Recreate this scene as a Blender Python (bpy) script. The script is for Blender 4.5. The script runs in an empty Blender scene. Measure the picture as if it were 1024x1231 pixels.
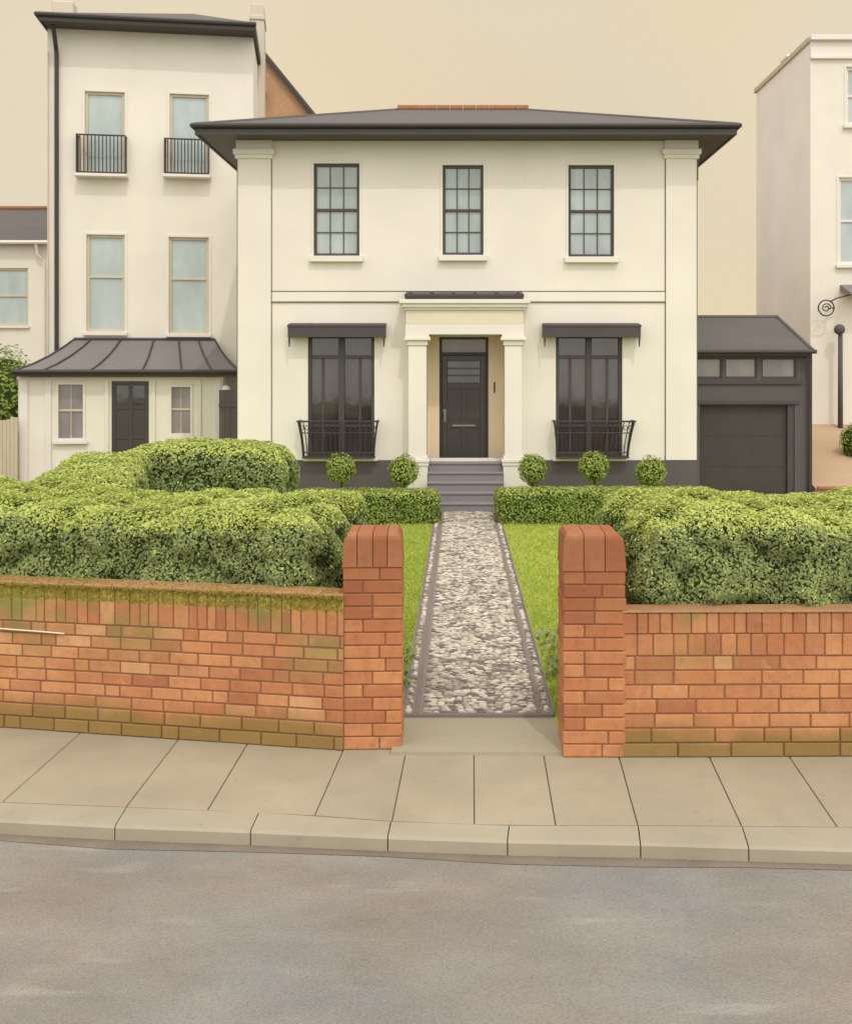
import bpy, bmesh, math, random
import numpy as np
from mathutils import Vector, noise
random.seed(7)
rng = np.random.default_rng(11)
S = bpy.context.scene
COL = S.collection
# ------------------------------------------------------------------ camera model
F, CX, CY, EYE = 1250.0, 555.0, 445.0, 3.06
def wx(px, Y): return (px - CX) * Y / F
def wz(py, Y): return EYE - (py - CY) * Y / F
def g(px, py, z=0.0):
    Y = (EYE - z) * F / (py - CY)
    return Vector((wx(px, Y), Y, z))
class Frame:
    """upright facade plane: origin, heading; converts photo measurements to local metres"""
    def __init__(s, X0, Y0, rot=0.0, z0=0.0):
        s.X0, s.Y0, s.r, s.z0 = X0, Y0, rot, z0
        s.c, s.s = math.cos(rot), math.sin(rot)
    def p(s, px, py, off=0.0):
        k = (px - CX) / F
        ox, oy = s.X0 - s.s * off, s.Y0 + s.c * off
        t = (k * oy - ox) / (s.c - k * s.s)
        Y = oy + t * s.s
        return t, EYE - (py - CY) * Y / F - s.z0
    def x(s, px, off=0.0): return s.p(px, 445, off)[0]
    def z(s, py, px=555, off=0.0): return s.p(px, py, off)[1]

# ------------------------------------------------------------------ mesh builder
class MB:
    def __init__(s): s.v = []; s.f = []
    def add(s, vs, fs):
        o = len(s.v); s.v += [tuple(v) for v in vs]; s.f += [tuple(i + o for i in f) for f in fs]; return s
    def box(s, x0, x1, y0, y1, z0, z1, c=0.0):
        if x1 < x0: x0, x1 = x1, x0
        if y1 < y0: y0, y1 = y1, y0
        if z1 < z0: z0, z1 = z1, z0
        if c <= 0:
            return s.add([(x0,y0,z0),(x1,y0,z0),(x1,y1,z0),(x0,y1,z0),(x0,y0,z1),(x1,y0,z1),(x1,y1,z1),(x0,y1,z1)],
                         [(0,3,2,1),(4,5,6,7),(0,1,5,4),(1,2,6,5),(2,3,7,6),(3,0,4,7)])
        c = min(c, (x1-x0)*.45, (y1-y0)*.45, (z1-z0)*.45)
        lo, hi = (x0,y0,z0), (x1,y1,z1); vs = []; idx = {}
        for a in (0,1):
            for b in (0,1):
                for d in (0,1):
                    cor = (a,b,d)
                    for ax in range(3):
                        p = [ (hi[k] if cor[k] else lo[k]) if k == ax else (hi[k]-c if cor[k] else lo[k]+c) for k in range(3)]
                        idx[(cor,ax)] = len(vs); vs.append(tuple(p))
        fs = []
        for ax in range(3):
            b, d = [k for k in range(3) if k != ax]
            for sd in (0,1):
                q = []
                for (i,j) in ((0,0),(1,0),(1,1),(0,1)):
                    cor = [0,0,0]; cor[ax] = sd; cor[b] = i; cor[d] = j
                    q.append(idx[(tuple(cor),ax)])
                fs.append(q)
        for ax in range(3):
            b, d = [k for k in range(3) if k != ax]
            for i in (0,1):
                for j in (0,1):
                    c0 = [0,0,0]; c0[b] = i; c0[d] = j; c1 = list(c0); c1[ax] = 1
                    c0, c1 = tuple(c0), tuple(c1)
                    fs.append((idx[(c0,b)], idx[(c1,b)], idx[(c1,d)], idx[(c0,d)]))
        for a in (0,1):
            for b in (0,1):
                for d in (0,1): fs.append(tuple(idx[((a,b,d),k)] for k in range(3)))
        return s.add(vs, fs)
    def prism(s, poly, z0, z1):
        n = len(poly)
        vs = [(p[0],p[1],z0) for p in poly] + [(p[0],p[1],z1) for p in poly]
        fs = [tuple(reversed(range(n))), tuple(range(n,2*n))] + [(i,(i+1)%n,(i+1)%n+n,i+n) for i in range(n)]
        return s.add(vs, fs)
    def prof(s, poly, x0, x1):
        """profile in (y,z) run along x"""
        n = len(poly)
        vs = [(x0,p[0],p[1]) for p in poly] + [(x1,p[0],p[1]) for p in poly]
        fs = [tuple(reversed(range(n))), tuple(range(n,2*n))] + [(i,(i+1)%n,(i+1)%n+n,i+n) for i in range(n)]
        return s.add(vs, fs)
    def front(s, poly, y0, y1):
        """outline in (x,z) with depth along y"""
        n = len(poly)
        vs = [(p[0],y0,p[1]) for p in poly] + [(p[0],y1,p[1]) for p in poly]
        fs = [tuple(range(n)), tuple(reversed(range(n,2*n)))] + [(i,(i+1)%n,(i+1)%n+n,i+n) for i in range(n)]
        return s.add(vs, fs)
    def tube(s, pts, r, n=8):
        pts = [Vector(p) for p in pts]; m = len(pts)
        rs = r if isinstance(r, (list,tuple)) else [r]*m
        vs = []; fs = []
        for i, p in enumerate(pts):
            d = (pts[min(i+1,m-1)] - pts[max(i-1,0)]).normalized()
            u = d.cross(Vector((0,0,1)) if abs(d.z) < .9 else Vector((0,1,0))).normalized(); w = d.cross(u)
            for k in range(n):
                a = 2*math.pi*k/n; vs.append(p + (u*math.cos(a) + w*math.sin(a))*rs[i])
        for i in range(m-1):
            for k in range(n): fs.append((i*n+k, i*n+(k+1)%n, (i+1)*n+(k+1)%n, (i+1)*n+k))
        fs.append(tuple(range(n))); fs.append(tuple(range((m-1)*n, m*n)))
        return s.add(vs, fs)
    def ball(s, c, r, n=12, sz=1.0, lump=0.0):
        vs = []; fs = []; h = n//2
        for i in range(h+1):
            th = math.pi*i/h
            for k in range(n):
                ph = 2*math.pi*k/n
                d = Vector((math.sin(th)*math.cos(ph), math.sin(th)*math.sin(ph), math.cos(th)*sz))
                q = r*(1+lump*noise.noise(d*2.3+Vector(c))); vs.append(Vector(c)+d*q)
        for i in range(h):
            for k in range(n): fs.append((i*n+k, (i+1)*n+k, (i+1)*n+(k+1)%n, i*n+(k+1)%n))
        return s.add(vs, fs)
    def wall(s, x0, x1, z0, z1, holes, y, depth):
        """front sheet with rectangular openings and their reveals"""
        xs = sorted(set([x0,x1]+[h[0] for h in holes]+[h[1] for h in holes]))
        zs = sorted(set([z0,z1]+[h[2] for h in holes]+[h[3] for h in holes]))
        for i in range(len(xs)-1):
            for j in range(len(zs)-1):
                mx, mz = (xs[i]+xs[i+1])/2, (zs[j]+zs[j+1])/2
                if any(h[0] < mx < h[1] and h[2] < mz < h[3] for h in holes): continue
                s.add([(xs[i],y,zs[j]),(xs[i+1],y,zs[j]),(xs[i+1],y,zs[j+1]),(xs[i],y,zs[j+1])],[(0,1,2,3)])
        for a,b,c,d in holes:
            s.add([(a,y,c),(b,y,c),(b,y,d),(a,y,d),(a,y+depth,c),(b,y+depth,c),(b,y+depth,d),(a,y+depth,d)],
                  [(0,4,5,1),(1,5,6,2),(2,6,7,3),(3,7,4,0)])
        return s
    def shell(s, x0, x1, y0, y1, z0, z1):
        """sides, back and top of a building whose front is a wall()"""
        return s.add([(x0,y0,z0),(x0,y1,z0),(x1,y1,z0),(x1,y0,z0),(x0,y0,z1),(x0,y1,z1),(x1,y1,z1),(x1,y0,z1)],
                     [(0,4,5,1),(1,5,6,2),(2,6,7,3),(4,7,6,5)])
    def build(s, name, mat, parent=None, smooth=False, recalc=True):
        me = bpy.data.meshes.new(name); me.from_pydata(s.v, [], s.f); me.update()
        if recalc:
            bm = bmesh.new(); bm.from_mesh(me); bmesh.ops.remove_doubles(bm, verts=bm.verts, dist=1e-6)
            bmesh.ops.recalc_face_normals(bm, faces=bm.faces); bm.to_mesh(me); bm.free()
        if smooth: me.polygons.foreach_set('use_smooth', [True]*len(me.polygons))
        me.materials.append(mat)
        o = bpy.data.objects.new(name, me); COL.objects.link(o)
        if parent: o.parent = parent
        return o

def tag(o, label=None, cat=None, group=None, kind=None):
    if label: o['label'] = label
    if cat: o['category'] = cat
    if group: o['group'] = group
    if kind: o['kind'] = kind
    return o
def empty(name, loc, rot, label, cat, group=None):
    o = bpy.data.objects.new(name, None); COL.objects.link(o)
    o.location = loc; o.rotation_euler = (0,0,rot); o.empty_display_size = .3
    return tag(o, label, cat, group)

# ------------------------------------------------------------------ materials
def lin(r, gg, b):
    f = lambda c: (c/255/12.92 if c/255 <= .04045 else ((c/255+.055)/1.055)**2.4)
    return (f(r), f(gg), f(b), 1)
# colour balance of the paints and stones, per material
GAIN = {'cream_stucco':(.945,.91,.855),'pale_render':(.96,.94,.88),'greyed_render':(1.26,1.28,1.28),'painted_trim':(.91,.89,.86),
 'grey_slate':(.5,.52,.54),'grey_lead':(.86,.89,.95),'black_paint':(1.1,1.08,1.2),'hedge_leaf':(1.6,1.66,2.0),'hedge_leaf_toplit':(1.42,1.42,1.52),
 'low_hedge_leaf':(1.25,1.25,1.6),'box_leaf':(1.2,1.2,1.5),'grass_blade':(1.16,1.1,1.6),'turf':(1.14,1.08,1.6),
 'mossy_brick_left':(1.02,1.36,1.45),'mossy_brick_right':(1.0,1.32,1.4),'pillar_brick':(.97,1.22,1.28),'brown_brickwork':(1.0,1.15,1.4),'terracotta':(.75,.88,1.1),
 'paving_slab':(.83,.865,.94),'kerb_stone':(.75,.8,.88),'worn_asphalt':(.80,.86,.91),'dark_grey_render':(.83,.83,.91),'grey_step_stone':(.95,1.0,1.08),
 'beige_render':(1.25,1.33,1.55),'grey_glass':(1.16,1.23,1.36),'dark_glass':(.40,.39,.43),'pale_green_glass':(1.08,1.09,1.26),'slate_glass':(1.3,1.3,1.36),
 'pebble_cobbles':(.88,.89,.94),'path_bed':(.8,.8,.9),'threshold_stone':(.9,.95,1.05),'brown_drive':(1.1,1.2,1.36)}
class NT:
    def __init__(s, name, rough=.8, spec=.25):
        s.m = bpy.data.materials.new(name); s.m.use_nodes = True
        s.t = s.m.node_tree; s.b = s.t.nodes['Principled BSDF']
        s.b.inputs['Roughness'].default_value = rough
        s.b.inputs['Specular IOR Level'].default_value = spec
    def n(s, typ, **kw):
        nd = s.t.nodes.new(typ)
        for k, v in kw.items(): setattr(nd, k, v)
        return nd
    def l(s, a, b): s.t.links.new(a, b)
    def coord(s, kind='Object', scale=(1,1,1)):
        tc = s.n('ShaderNodeTexCoord'); mp = s.n('ShaderNodeMapping'); mp.inputs['Scale'].default_value = scale
        s.l(tc.outputs[kind], mp.inputs[0]); return mp.outputs[0]
    def noise(s, co, scale, detail=4, rough=.55):
        nd = s.n('ShaderNodeTexNoise'); nd.inputs['Scale'].default_value = scale
        nd.inputs['Detail'].default_value = detail; nd.inputs['Roughness'].default_value = rough
        s.l(co, nd.inputs['Vector']); return nd.outputs['Fac']
    def ramp(s, fac, stops, interp='LINEAR'):
        nd = s.n('ShaderNodeValToRGB'); cr = nd.color_ramp; cr.interpolation = interp
        while len(cr.elements) < len(stops): cr.elements.new(.5)
        for e, (p, c) in zip(cr.elements, stops):
            e.position = p; e.color = c if len(c) == 4 else (*c, 1)
        s.l(fac, nd.inputs[0]); return nd.outputs[0]
    def mix(s, fac, a, b, mode='MIX'):
        nd = s.n('ShaderNodeMix', data_type='RGBA', blend_type=mode)
        for sock, val in ((nd.inputs[0], fac), (nd.inputs[6], a), (nd.inputs[7], b)):
            if hasattr(val, 'links') or hasattr(val, 'is_linked'): s.l(val, sock)
            else: sock.default_value = val
        return nd.outputs[2]
    def math(s, op, a, b=None, clamp=False):
        nd = s.n('ShaderNodeMath', operation=op); nd.use_clamp = clamp
        for i, v in enumerate((a, b)):
            if v is None: continue
            if hasattr(v, 'is_linked'): s.l(v, nd.inputs[i])
            else: nd.inputs[i].default_value = v
        return nd.outputs[0]
    def bump(s, h, dist=.01, strength=.5):
        nd = s.n('ShaderNodeBump'); nd.inputs['Distance'].default_value = dist; nd.inputs['Strength'].default_value = strength
        s.l(h, nd.inputs['Height']); s.l(nd.outputs[0], s.b.inputs['Normal'])
    def out(s, col):
        gn = GAIN.get(s.m.name)
        if gn: col = s.mix(1.0, col, (*gn,1), 'MULTIPLY')
        s.l(col, s.b.inputs['Base Color']); return s.m
W1 = (1,1,1,1); K1 = (0,0,0,1)
def scl(c, k): return (min(c[0]*k,1), min(c[1]*k,1), min(c[2]*k,1), 1)

def m_mottle(name, c, var=.12, scale=1.2, fine=22, rough=.85, bumpd=.004, spec=.2, stretch=(1,1,1)):
    t = NT(name, rough, spec); co = t.coord('Object', stretch)
    a = t.ramp(t.noise(co, scale, 5), [(.3, scl(c, 1-var)), (.7, scl(c, 1+var*.6))])
    b = t.noise(co, fine, 3)
    col = t.mix(.5, a, t.ramp(b, [(.3, scl(c, 1-var*.8)), (.7, scl(c, 1+var*.8))]))
    t.bump(b, bumpd, .5); return t.out(col)

def m_stucco(name, c):
    t = NT(name, .9, .15); co = t.coord()
    a = t.ramp(t.noise(co, .55, 5), [(.3, scl(c,.93)), (.65, scl(c,1.02))])
    st = t.noise(t.coord('Object', (3.2,3.2,.35)), 1.3, 5, .6)      # faint rain streaks
    a = t.mix(t.math('MULTIPLY', t.ramp(st, [(.55,K1),(.8,W1)]), .12), a, (c[0]*.80, c[1]*.73, c[2]*.64, 1))
    t.bump(t.noise(co, 45, 4), .004, .35); return t.out(a)

def m_brick(name, moss=0.0, low=.26, high=9.0, top=9.0):
    t = NT(name, .88, .2); co = t.coord()
    gm = t.n('ShaderNodeNewGeometry')
    r = gm.outputs['Random Per Island']
    c = t.ramp(r, [(0,lin(158,86,58)),(.3,lin(189,113,74)),(.62,lin(204,130,86)),(.85,lin(180,98,62)),(1,lin(212,146,104))])
    c = t.mix(.35, c, t.ramp(t.noise(co, 1.1, 4), [(.33,lin(158,86,60)),(.68,lin(212,140,95))]))
    c = t.mix(t.math('MULTIPLY', t.ramp(t.noise(co, 14, 6, .7), [(.5,K1),(.8,W1)]), .5), c, lin(120,72,52))
    c = t.mix(t.math('MULTIPLY', t.ramp(t.noise(co, 5, 4), [(.6,K1),(.8,W1)]), .35), c, lin(226,172,134))
    sx0 = t.n('ShaderNodeSeparateXYZ'); t.l(co, sx0.inputs[0])
    so_ = t.math('ADD', sx0.outputs[2], t.math('MULTIPLY', t.math('SUBTRACT', t.noise(co, 2.2, 5), .5), 1.1))
    mrs = t.n('ShaderNodeMapRange'); t.l(so_, mrs.inputs[0])
    mrs.inputs[1].default_value = .85; mrs.inputs[2].default_value = 1.6; mrs.inputs[3].default_value = 0; mrs.inputs[4].default_value = .62
    c = t.mix(mrs.outputs[0], c, lin(134,74,50))                       # soot on the weathered upper courses
    c = t.mix(t.math('MULTIPLY', t.ramp(t.noise(co, 3.3, 6, .65), [(.5,K1),(.7,W1)]), .38), c, lin(150,84,56))
    if moss > 0:
        sx = t.n('ShaderNodeSeparateXYZ'); t.l(co, sx.inputs[0]); z = sx.outputs[2]
        n1 = t.noise(co, 2.0, 5)
        zz = t.math('ADD', z, t.math('MULTIPLY', t.math('SUBTRACT', n1, .5), .34))
        mr = t.n('ShaderNodeMapRange'); t.l(zz, mr.inputs[0])
        mr.inputs[1].default_value = low+.10; mr.inputs[2].default_value = low-.08; mr.inputs[3].default_value = 0; mr.inputs[4].default_value = .78
        c = t.mix(mr.outputs[0], c, lin(126,98,52))
        n2 = t.ramp(t.noise(t.coord('Object',(1,1,1.4)), 1.15, 4), [(.47,K1),(.62,W1)])
        mr2 = t.n('ShaderNodeMapRange'); t.l(z, mr2.inputs[0])
        mr2.inputs[1].default_value = high-.42; mr2.inputs[2].default_value = high+.12; mr2.inputs[3].default_value = 0; mr2.inputs[4].default_value = moss
        c = t.mix(t.math('MULTIPLY', n2, mr2.outputs[0]), c, lin(112,112,58))
        mr3 = t.n('ShaderNodeMapRange'); t.l(z, mr3.inputs[0])
        mr3.inputs[1].default_value = top-.02; mr3.inputs[2].default_value = top+.05; mr3.inputs[3].default_value = 0; mr3.inputs[4].default_value = 1
        n3 = t.ramp(t.noise(co, 26, 5, .7), [(.42,K1),(.55,W1)])
        c = t.mix(t.math('MULTIPLY', n3, mr3.outputs[0]), c, lin(160,142,58))
    t.bump(t.noise(co, 60, 5, .7), .006, .6); return t.out(c)

def m_leaf(name, cols, clump=1.5):
    t = NT(name, .55, .3)
    gm = t.n('ShaderNodeNewGeometry')
    c = t.ramp(gm.outputs['Random Per Island'], [(i/(len(cols)-1), q) for i, q in enumerate(cols)])
    n = t.noise(t.coord('Object'), clump, 3)
    c = t.mix(.6, c, t.ramp(n, [(.3, W1), (.7, W1)]), 'MULTIPLY')
    c2 = t.mix(t.ramp(n, [(.35, K1), (.65, (.55,.55,.55,1))]), c, cols[-1])
    if name in GAIN: c2 = t.mix(1.0, c2, (*GAIN[name],1), 'MULTIPLY')
    t.l(c2, t.b.inputs['Base Color'])
    tr = t.n('ShaderNodeBsdfTranslucent'); t.l(c2, tr.inputs[0])
    mx = t.n('ShaderNodeMixShader'); mx.inputs[0].default_value = .28
    t.l(t.b.outputs[0], mx.inputs[1]); t.l(tr.outputs[0], mx.inputs[2])
    t.l(mx.outputs[0], t.t.nodes['Material Output'].inputs[0]); return t.m

def m_glass(name, c, rough=.12, spec=.5, var=.25):
    t = NT(name, rough, spec); co = t.coord()
    a = t.ramp(t.noise(t.coord('Object',(1,1,.5)), 1.6, 4), [(.32, scl(c,1-var)), (.7, scl(c,1+var))])
    t.bump(t.noise(co, 2.5, 2), .006, .25)
    return t.out(a)

M = {}
M['stucco'] = m_stucco('cream_stucco', (.84,.82,.79,1))
M['stucco_far'] = m_stucco('pale_render', (.83,.80,.755,1))
M['stucco_side'] = m_stucco('greyed_render', (.72,.68,.64,1))
M['stack'] = m_stucco('buff_render', (.62,.56,.46,1))
M['frieze'] = m_stucco('warm_frieze_paint', (.74,.66,.53,1))
M['beige'] = m_stucco('beige_render', lin(214,192,156))
M['trim'] = m_mottle('painted_trim', (.84,.81,.77,1), .05, 2, 30, .6, .001)
M['joint_outline'] = m_mottle('dark_joint_outline', lin(112,102,90), .2, 6, 40, .9, .001)  # slab joints, and outline strips on the villa front
M['timber'] = m_mottle('tan_window_timber', lin(204,192,168), .12, 3, 30, .6, .001)
M['slate'] = m_mottle('grey_slate', lin(134,126,122), .16, .8, 9, .75, .01, .3, (.6,1.6,1.6))
M['lead'] = m_mottle('grey_lead', lin(132,125,120), .14, 1.1, 14, .6, .004, .35)
M['black'] = m_mottle('black_paint', lin(70,65,62), .2, 2.5, 40, .5, .002, .4)
M['iron'] = m_mottle('black_iron', lin(62,57,55), .2, 3, 50, .5, .002, .4)
M['darkgrey'] = m_mottle('dark_grey_render', lin(104,98,95), .16, 1.2, 25, .85, .004)
M['door'] = m_mottle('black_door_paint', lin(66,61,58), .25, 3, 40, .35, .001, .5)
M['glass_pale'] = m_glass('pale_green_glass', lin(170,181,168), .12, .5, .12)
M['glass_grey'] = m_glass('grey_glass', lin(156,160,153), .12, .5, .18)
M['glass_dark'] = m_glass('dark_glass', lin(96,90,85), .06, .9, .4)
M['glass_slate'] = m_glass('slate_glass', lin(128,122,120), .12, .5, .2)
M['step'] = m_mottle('grey_step_stone', lin(140,132,129), .12, 2, 30, .8, .004)
M['nosing'] = m_mottle('brown_nosing', lin(112,98,90), .15, 4, 30, .8, .003)
M['terracotta'] = m_mottle('terracotta', lin(170,112,72), .2, 3, 20, .85, .004)
M['brown_brick'] = m_mottle('brown_brickwork', lin(190,142,100), .22, 1.1, 8, .9, .01)
M['brick_l'] = m_brick('mossy_brick_left', .75, .21, .86, 1.1)
M['brick_r'] = m_brick('mossy_brick_right', .6, .22, .95, 5)
M['brick_p'] = m_brick('pillar_brick')
M['mortar'] = m_mottle('dark_mortar', lin(136,96,70), .2, 5, 40, .95, .004)
M['coping'] = m_mottle('coping_tile', lin(168,128,92), .25, 4, 25, .85, .004)
M['brass'] = m_mottle('dull_metal', lin(150,142,130), .2, 8, 40, .4, .001, .5)
M['gdoor'] = m_mottle('charcoal_door_paint', lin(76,71,66), .22, 1.5, 40, .75, .003)
M['white'] = m_mottle('white_paint', lin(228,222,206), .06, 4, 30, .6, .001)
M['wood'] = m_mottle('weathered_pale_boards', lin(196,184,160), .15, 2, 20, .85, .004, .2, (6,6,.6))
M['bark'] = m_mottle('bark', lin(92,74,58), .3, 8, 40, .9, .01)
M['twig'] = m_mottle('hedge_twigs', lin(62,76,38), .35, 6, 30, .95, .01)
M['soil'] = m_mottle('soil', lin(104,92,64), .3, 3, 30, .95, .02)
M['drive'] = m_mottle('brown_drive', lin(176,144,112), .12, .8, 18, .9, .006)
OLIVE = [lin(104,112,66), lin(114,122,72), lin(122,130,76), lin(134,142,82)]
TOPLIT = [lin(150,158,80), lin(160,169,86), lin(168,177,92), lin(178,187,102)]  # paler leaf set: light on the hedge tops painted as colour
M['leaf'] = m_leaf('hedge_leaf', OLIVE)
M['toplit'] = m_leaf('hedge_leaf_toplit', TOPLIT)
M['box'] = m_leaf('box_leaf', [lin(108,124,48), lin(130,148,56), lin(150,166,68), lin(164,178,82)], 4)
M['low'] = m_leaf('low_hedge_leaf', [lin(96,112,46), lin(118,134,54), lin(134,150,62), lin(146,162,66)], 2.5)
M['grass'] = m_leaf('grass_blade', [lin(142,162,54), lin(160,178,62), lin(170,186,70), lin(178,192,82)], .7)
M['turf'] = m_mottle('turf', lin(152,168,64), .12, .6, 30, .95, .01)

def m_slab(name, c):
    t = NT(name, .9, .2); co = t.coord(); gm = t.n('ShaderNodeNewGeometry')
    a = t.ramp(gm.outputs['Random Per Island'], [(0,scl(c,.93)),(.5,c),(1,(c[0]*1.05,c[1]*1.03,c[2]*1.02,1))])
    a = t.mix(.5, a, t.ramp(t.noise(co, 1.1, 5), [(.32,scl(c,.78)),(.68,scl(c,1.12))]))
    a = t.mix(t.math('MULTIPLY', t.ramp(t.noise(co, 90, 3, .7), [(.55,K1),(.75,W1)]), .25), a, scl(c,.7))
    v = t.n('ShaderNodeTexVoronoi'); v.inputs['Scale'].default_value = 4.5; t.l(co, v.inputs['Vector'])
    a = t.mix(t.math('MULTIPLY', t.ramp(v.outputs['Distance'], [(.05,W1),(.10,K1)]), .28), a, scl(c,.55))   # old spots
    a = t.mix(t.math('MULTIPLY', t.ramp(t.noise(co, 2.6, 6, .7), [(.52,K1),(.72,W1)]), .3), a, scl(c,.68))
    t.bump(t.noise(co, 70, 4), .004, .5); return t.out(a)
M['slab'] = m_slab('paving_slab', lin(178,164,136))
M['kerb'] = m_slab('kerb_stone', lin(186,172,145))

def m_road():
    t = NT('worn_asphalt', .9, .2); co = t.coord(); c = lin(147,138,128)
    a = t.ramp(t.noise(t.coord('Object',(.8,1.3,1)), 1.5, 7, .62), [(.3,scl(c,.78)),(.5,c),(.7,scl(c,1.24))])
    a = t.mix(.28, a, t.ramp(t.noise(co, .6, 3), [(.38,lin(152,148,148)),(.62,lin(166,140,116))]))
    sc = t.noise(t.coord('Object',(.55,2.6,1)), 2.1, 3, .5)          # pale scuffs
    a = t.mix(t.math('MULTIPLY', t.ramp(sc, [(.62,K1),(.74,W1)]), .45), a, scl(c,1.65))
    f = t.noise(co, 95, 3, .75)
    a = t.mix(t.math('MULTIPLY', t.ramp(f, [(.48,K1),(.66,W1)]), .5), a, scl(c,.5))
    v = t.n('ShaderNodeTexVoronoi'); v.inputs['Scale'].default_value = 55; t.l(co, v.inputs['Vector'])
    a = t.mix(t.math('MULTIPLY', t.ramp(v.outputs['Distance'], [(.0,W1),(.4,K1)]), .32), a, scl(c,1.7))
    t.bump(v.outputs['Distance'], .006, .6); return t.out(a)
M['road'] = m_road()

def m_cobble():
    t = NT('pebble_cobbles', .8, .3); gm = t.n('ShaderNodeNewGeometry')
    a = t.ramp(gm.outputs['Random Per Island'], [(0,lin(116,102,95)),(.22,lin(140,126,117)),(.36,lin(186,174,155)),(.65,lin(208,198,176)),(1,lin(228,220,202))])
    n = t.noise(t.coord('Object',(1,1,1)), 3.2, 4)
    a = t.mix(t.ramp(n, [(.50,K1),(.62,(.5,.5,.5,1))]), a, lin(132,118,108))
    t.bump(t.noise(t.coord(), 50, 3), .004, .4); return t.out(a)
M['cobble'] = m_cobble()
M['path_bed'] = m_mottle('path_bed', lin(150,138,124), .15, 3, 40, .95, .004)
M['edging'] = m_mottle('path_edging', lin(128,117,113), .15, 3, 30, .85, .004)
M['threshold'] = m_mottle('threshold_stone', lin(170,158,130), .1, 1.4, 30, .85, .004, .2, (.5,1.5,1))

# ------------------------------------------------------------------ foliage
def leaf_mesh(name, mat, P, N, size, parent, jitter=.75, aspect=.55):
    n = len(P)
    N = N + rng.normal(0, jitter*.5, (n,3)); N /= np.linalg.norm(N,axis=1)[:,None] + 1e-9
    A = rng.normal(0,1,(n,3)); A -= (A*N).sum(1)[:,None]*N; A /= np.linalg.norm(A,axis=1)[:,None] + 1e-9
    B = np.cross(N, A); L = size*rng.uniform(.65,1.25,n)[:,None]; Wd = L*aspect
    V = np.empty((n,4,3))
    V[:,0] = P - A*L*.5; V[:,1] = P + B*Wd*.5 + N*L*.10; V[:,2] = P + A*L*.5 - N*L*.05; V[:,3] = P - B*Wd*.5 + N*L*.10
    me = bpy.data.meshes.new(name)
    me.vertices.add(4*n); me.vertices.foreach_set('co', V.reshape(-1).astype(np.float32))
    me.loops.add(4*n); me.loops.foreach_set('vertex_index', np.arange(4*n, dtype=np.int32))
    me.polygons.add(n); me.polygons.foreach_set('loop_start', np.arange(0,4*n,4, dtype=np.int32))
    me.polygons.foreach_set('loop_total', np.full(n,4,dtype=np.int32))
    me.update(); me.validate(); me.materials.append(mat)
    o = bpy.data.objects.new(name, me); COL.objects.link(o); o.parent = parent; return o

def lump(p, sc, amp, seed):
    d = noise.voronoi(Vector(p)*sc + Vector((seed,seed*1.7,seed*.3)))[0]
    return amp*(1.0 - min(d[0]/.75,1.0)**1.6) - amp*.35 + .35*amp*noise.noise(Vector(p)*sc*2.7)

def hedge(loc, rot, L, D, H, label, leafsize, dens, lumps=(2.6,.13), seed=1.0, z0=0.0, top=None, rnd=.22, lighten_top=True, mats=('leaf','toplit'), fr=.92):
    """rounded, clipped hedge: twiggy core plus individual leaves; local x along length, y depth"""
    root = empty('hedge', loc, rot, label, 'hedge')
    top = top or (lambda u: 0.0)
    def surf(side, a, b):
        # a,b in 0..1 ; returns point and outward normal
        if side == 'f': p = Vector((a*L, 0, z0+b*(H-z0))); n = Vector((0,-1,0))
        elif side == 'b': p = Vector((a*L, D, z0+b*(H-z0))); n = Vector((0,1,0))
        elif side == 't': p = Vector((a*L, b*D, H)); n = Vector((0,0,1))
        elif side == 'l': p = Vector((0, a*D, z0+b*(H-z0))); n = Vector((-1,0,0))
        else: p = Vector((L, a*D, z0+b*(H-z0))); n = Vector((1,0,0))
        q = Vector((min(max(p.x,rnd),L-rnd), min(max(p.y,rnd),D-rnd), min(p.z, H-rnd)))
        d = p - q
        if d.length > 1e-6: n = d.normalized(); p = q + n*rnd
        dz = top(p.x/L)*max(0.0,(p.z-z0)/(H-z0))
        p.z += dz
        return p, n
    nx, nz, ny = max(8,int(L/.12)), max(5,int((H-z0)/.12)), max(5,int(D/.12))
    mb = MB()
    for side, na, nb in (('f',nx,nz),('b',nx,nz),('t',nx,ny),('l',ny,nz),('r',ny,nz)):
        vs = []; fs = []
        for i in range(na+1):
            for j in range(nb+1):
                p, n = surf(side, i/na, j/nb); vs.append(p + n*(lump(p,lumps[0],lumps[1]*(1-.62*max(0,n.z)),seed)-.05))
        for i in range(na):
            for j in range(nb):
                k = i*(nb+1)+j; fs.append((k,k+nb+1,k+nb+2,k+1))
        mb.add(vs, fs)
    mb.build('twigs', M['twig'], root, smooth=True)
    area = {'f':L*(H-z0),'t':L*D,'l':D*(H-z0),'r':D*(H-z0),'b':L*(H-z0)*.3}
    PA, NA, PB, NB = [], [], [], []
    for side, ar in area.items():
        for _ in range(int(ar*dens)):
            p, n = surf(side, random.random(), random.random())
            q = p + n*(lump(p,lumps[0],lumps[1]*(1-.62*max(0,n.z)),seed) - random.random()**2*.07 + .012)
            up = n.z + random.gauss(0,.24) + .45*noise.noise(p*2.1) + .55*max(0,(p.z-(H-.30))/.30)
            toplit = lighten_top and up > .62 and random.random() < fr  # upward and upper leaves mostly get the painted top-light colour
            toplit = toplit or random.random() < .05
            nn = n*1.0 + Vector((0,0,.25))
            (PB if toplit else PA).append(tuple(q)); (NB if toplit else NA).append(tuple(nn))
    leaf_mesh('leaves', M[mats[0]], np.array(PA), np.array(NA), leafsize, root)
    if PB: leaf_mesh('toplit_leaves', M[mats[1]], np.array(PB), np.array(NB), leafsize, root)
    return root

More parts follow.
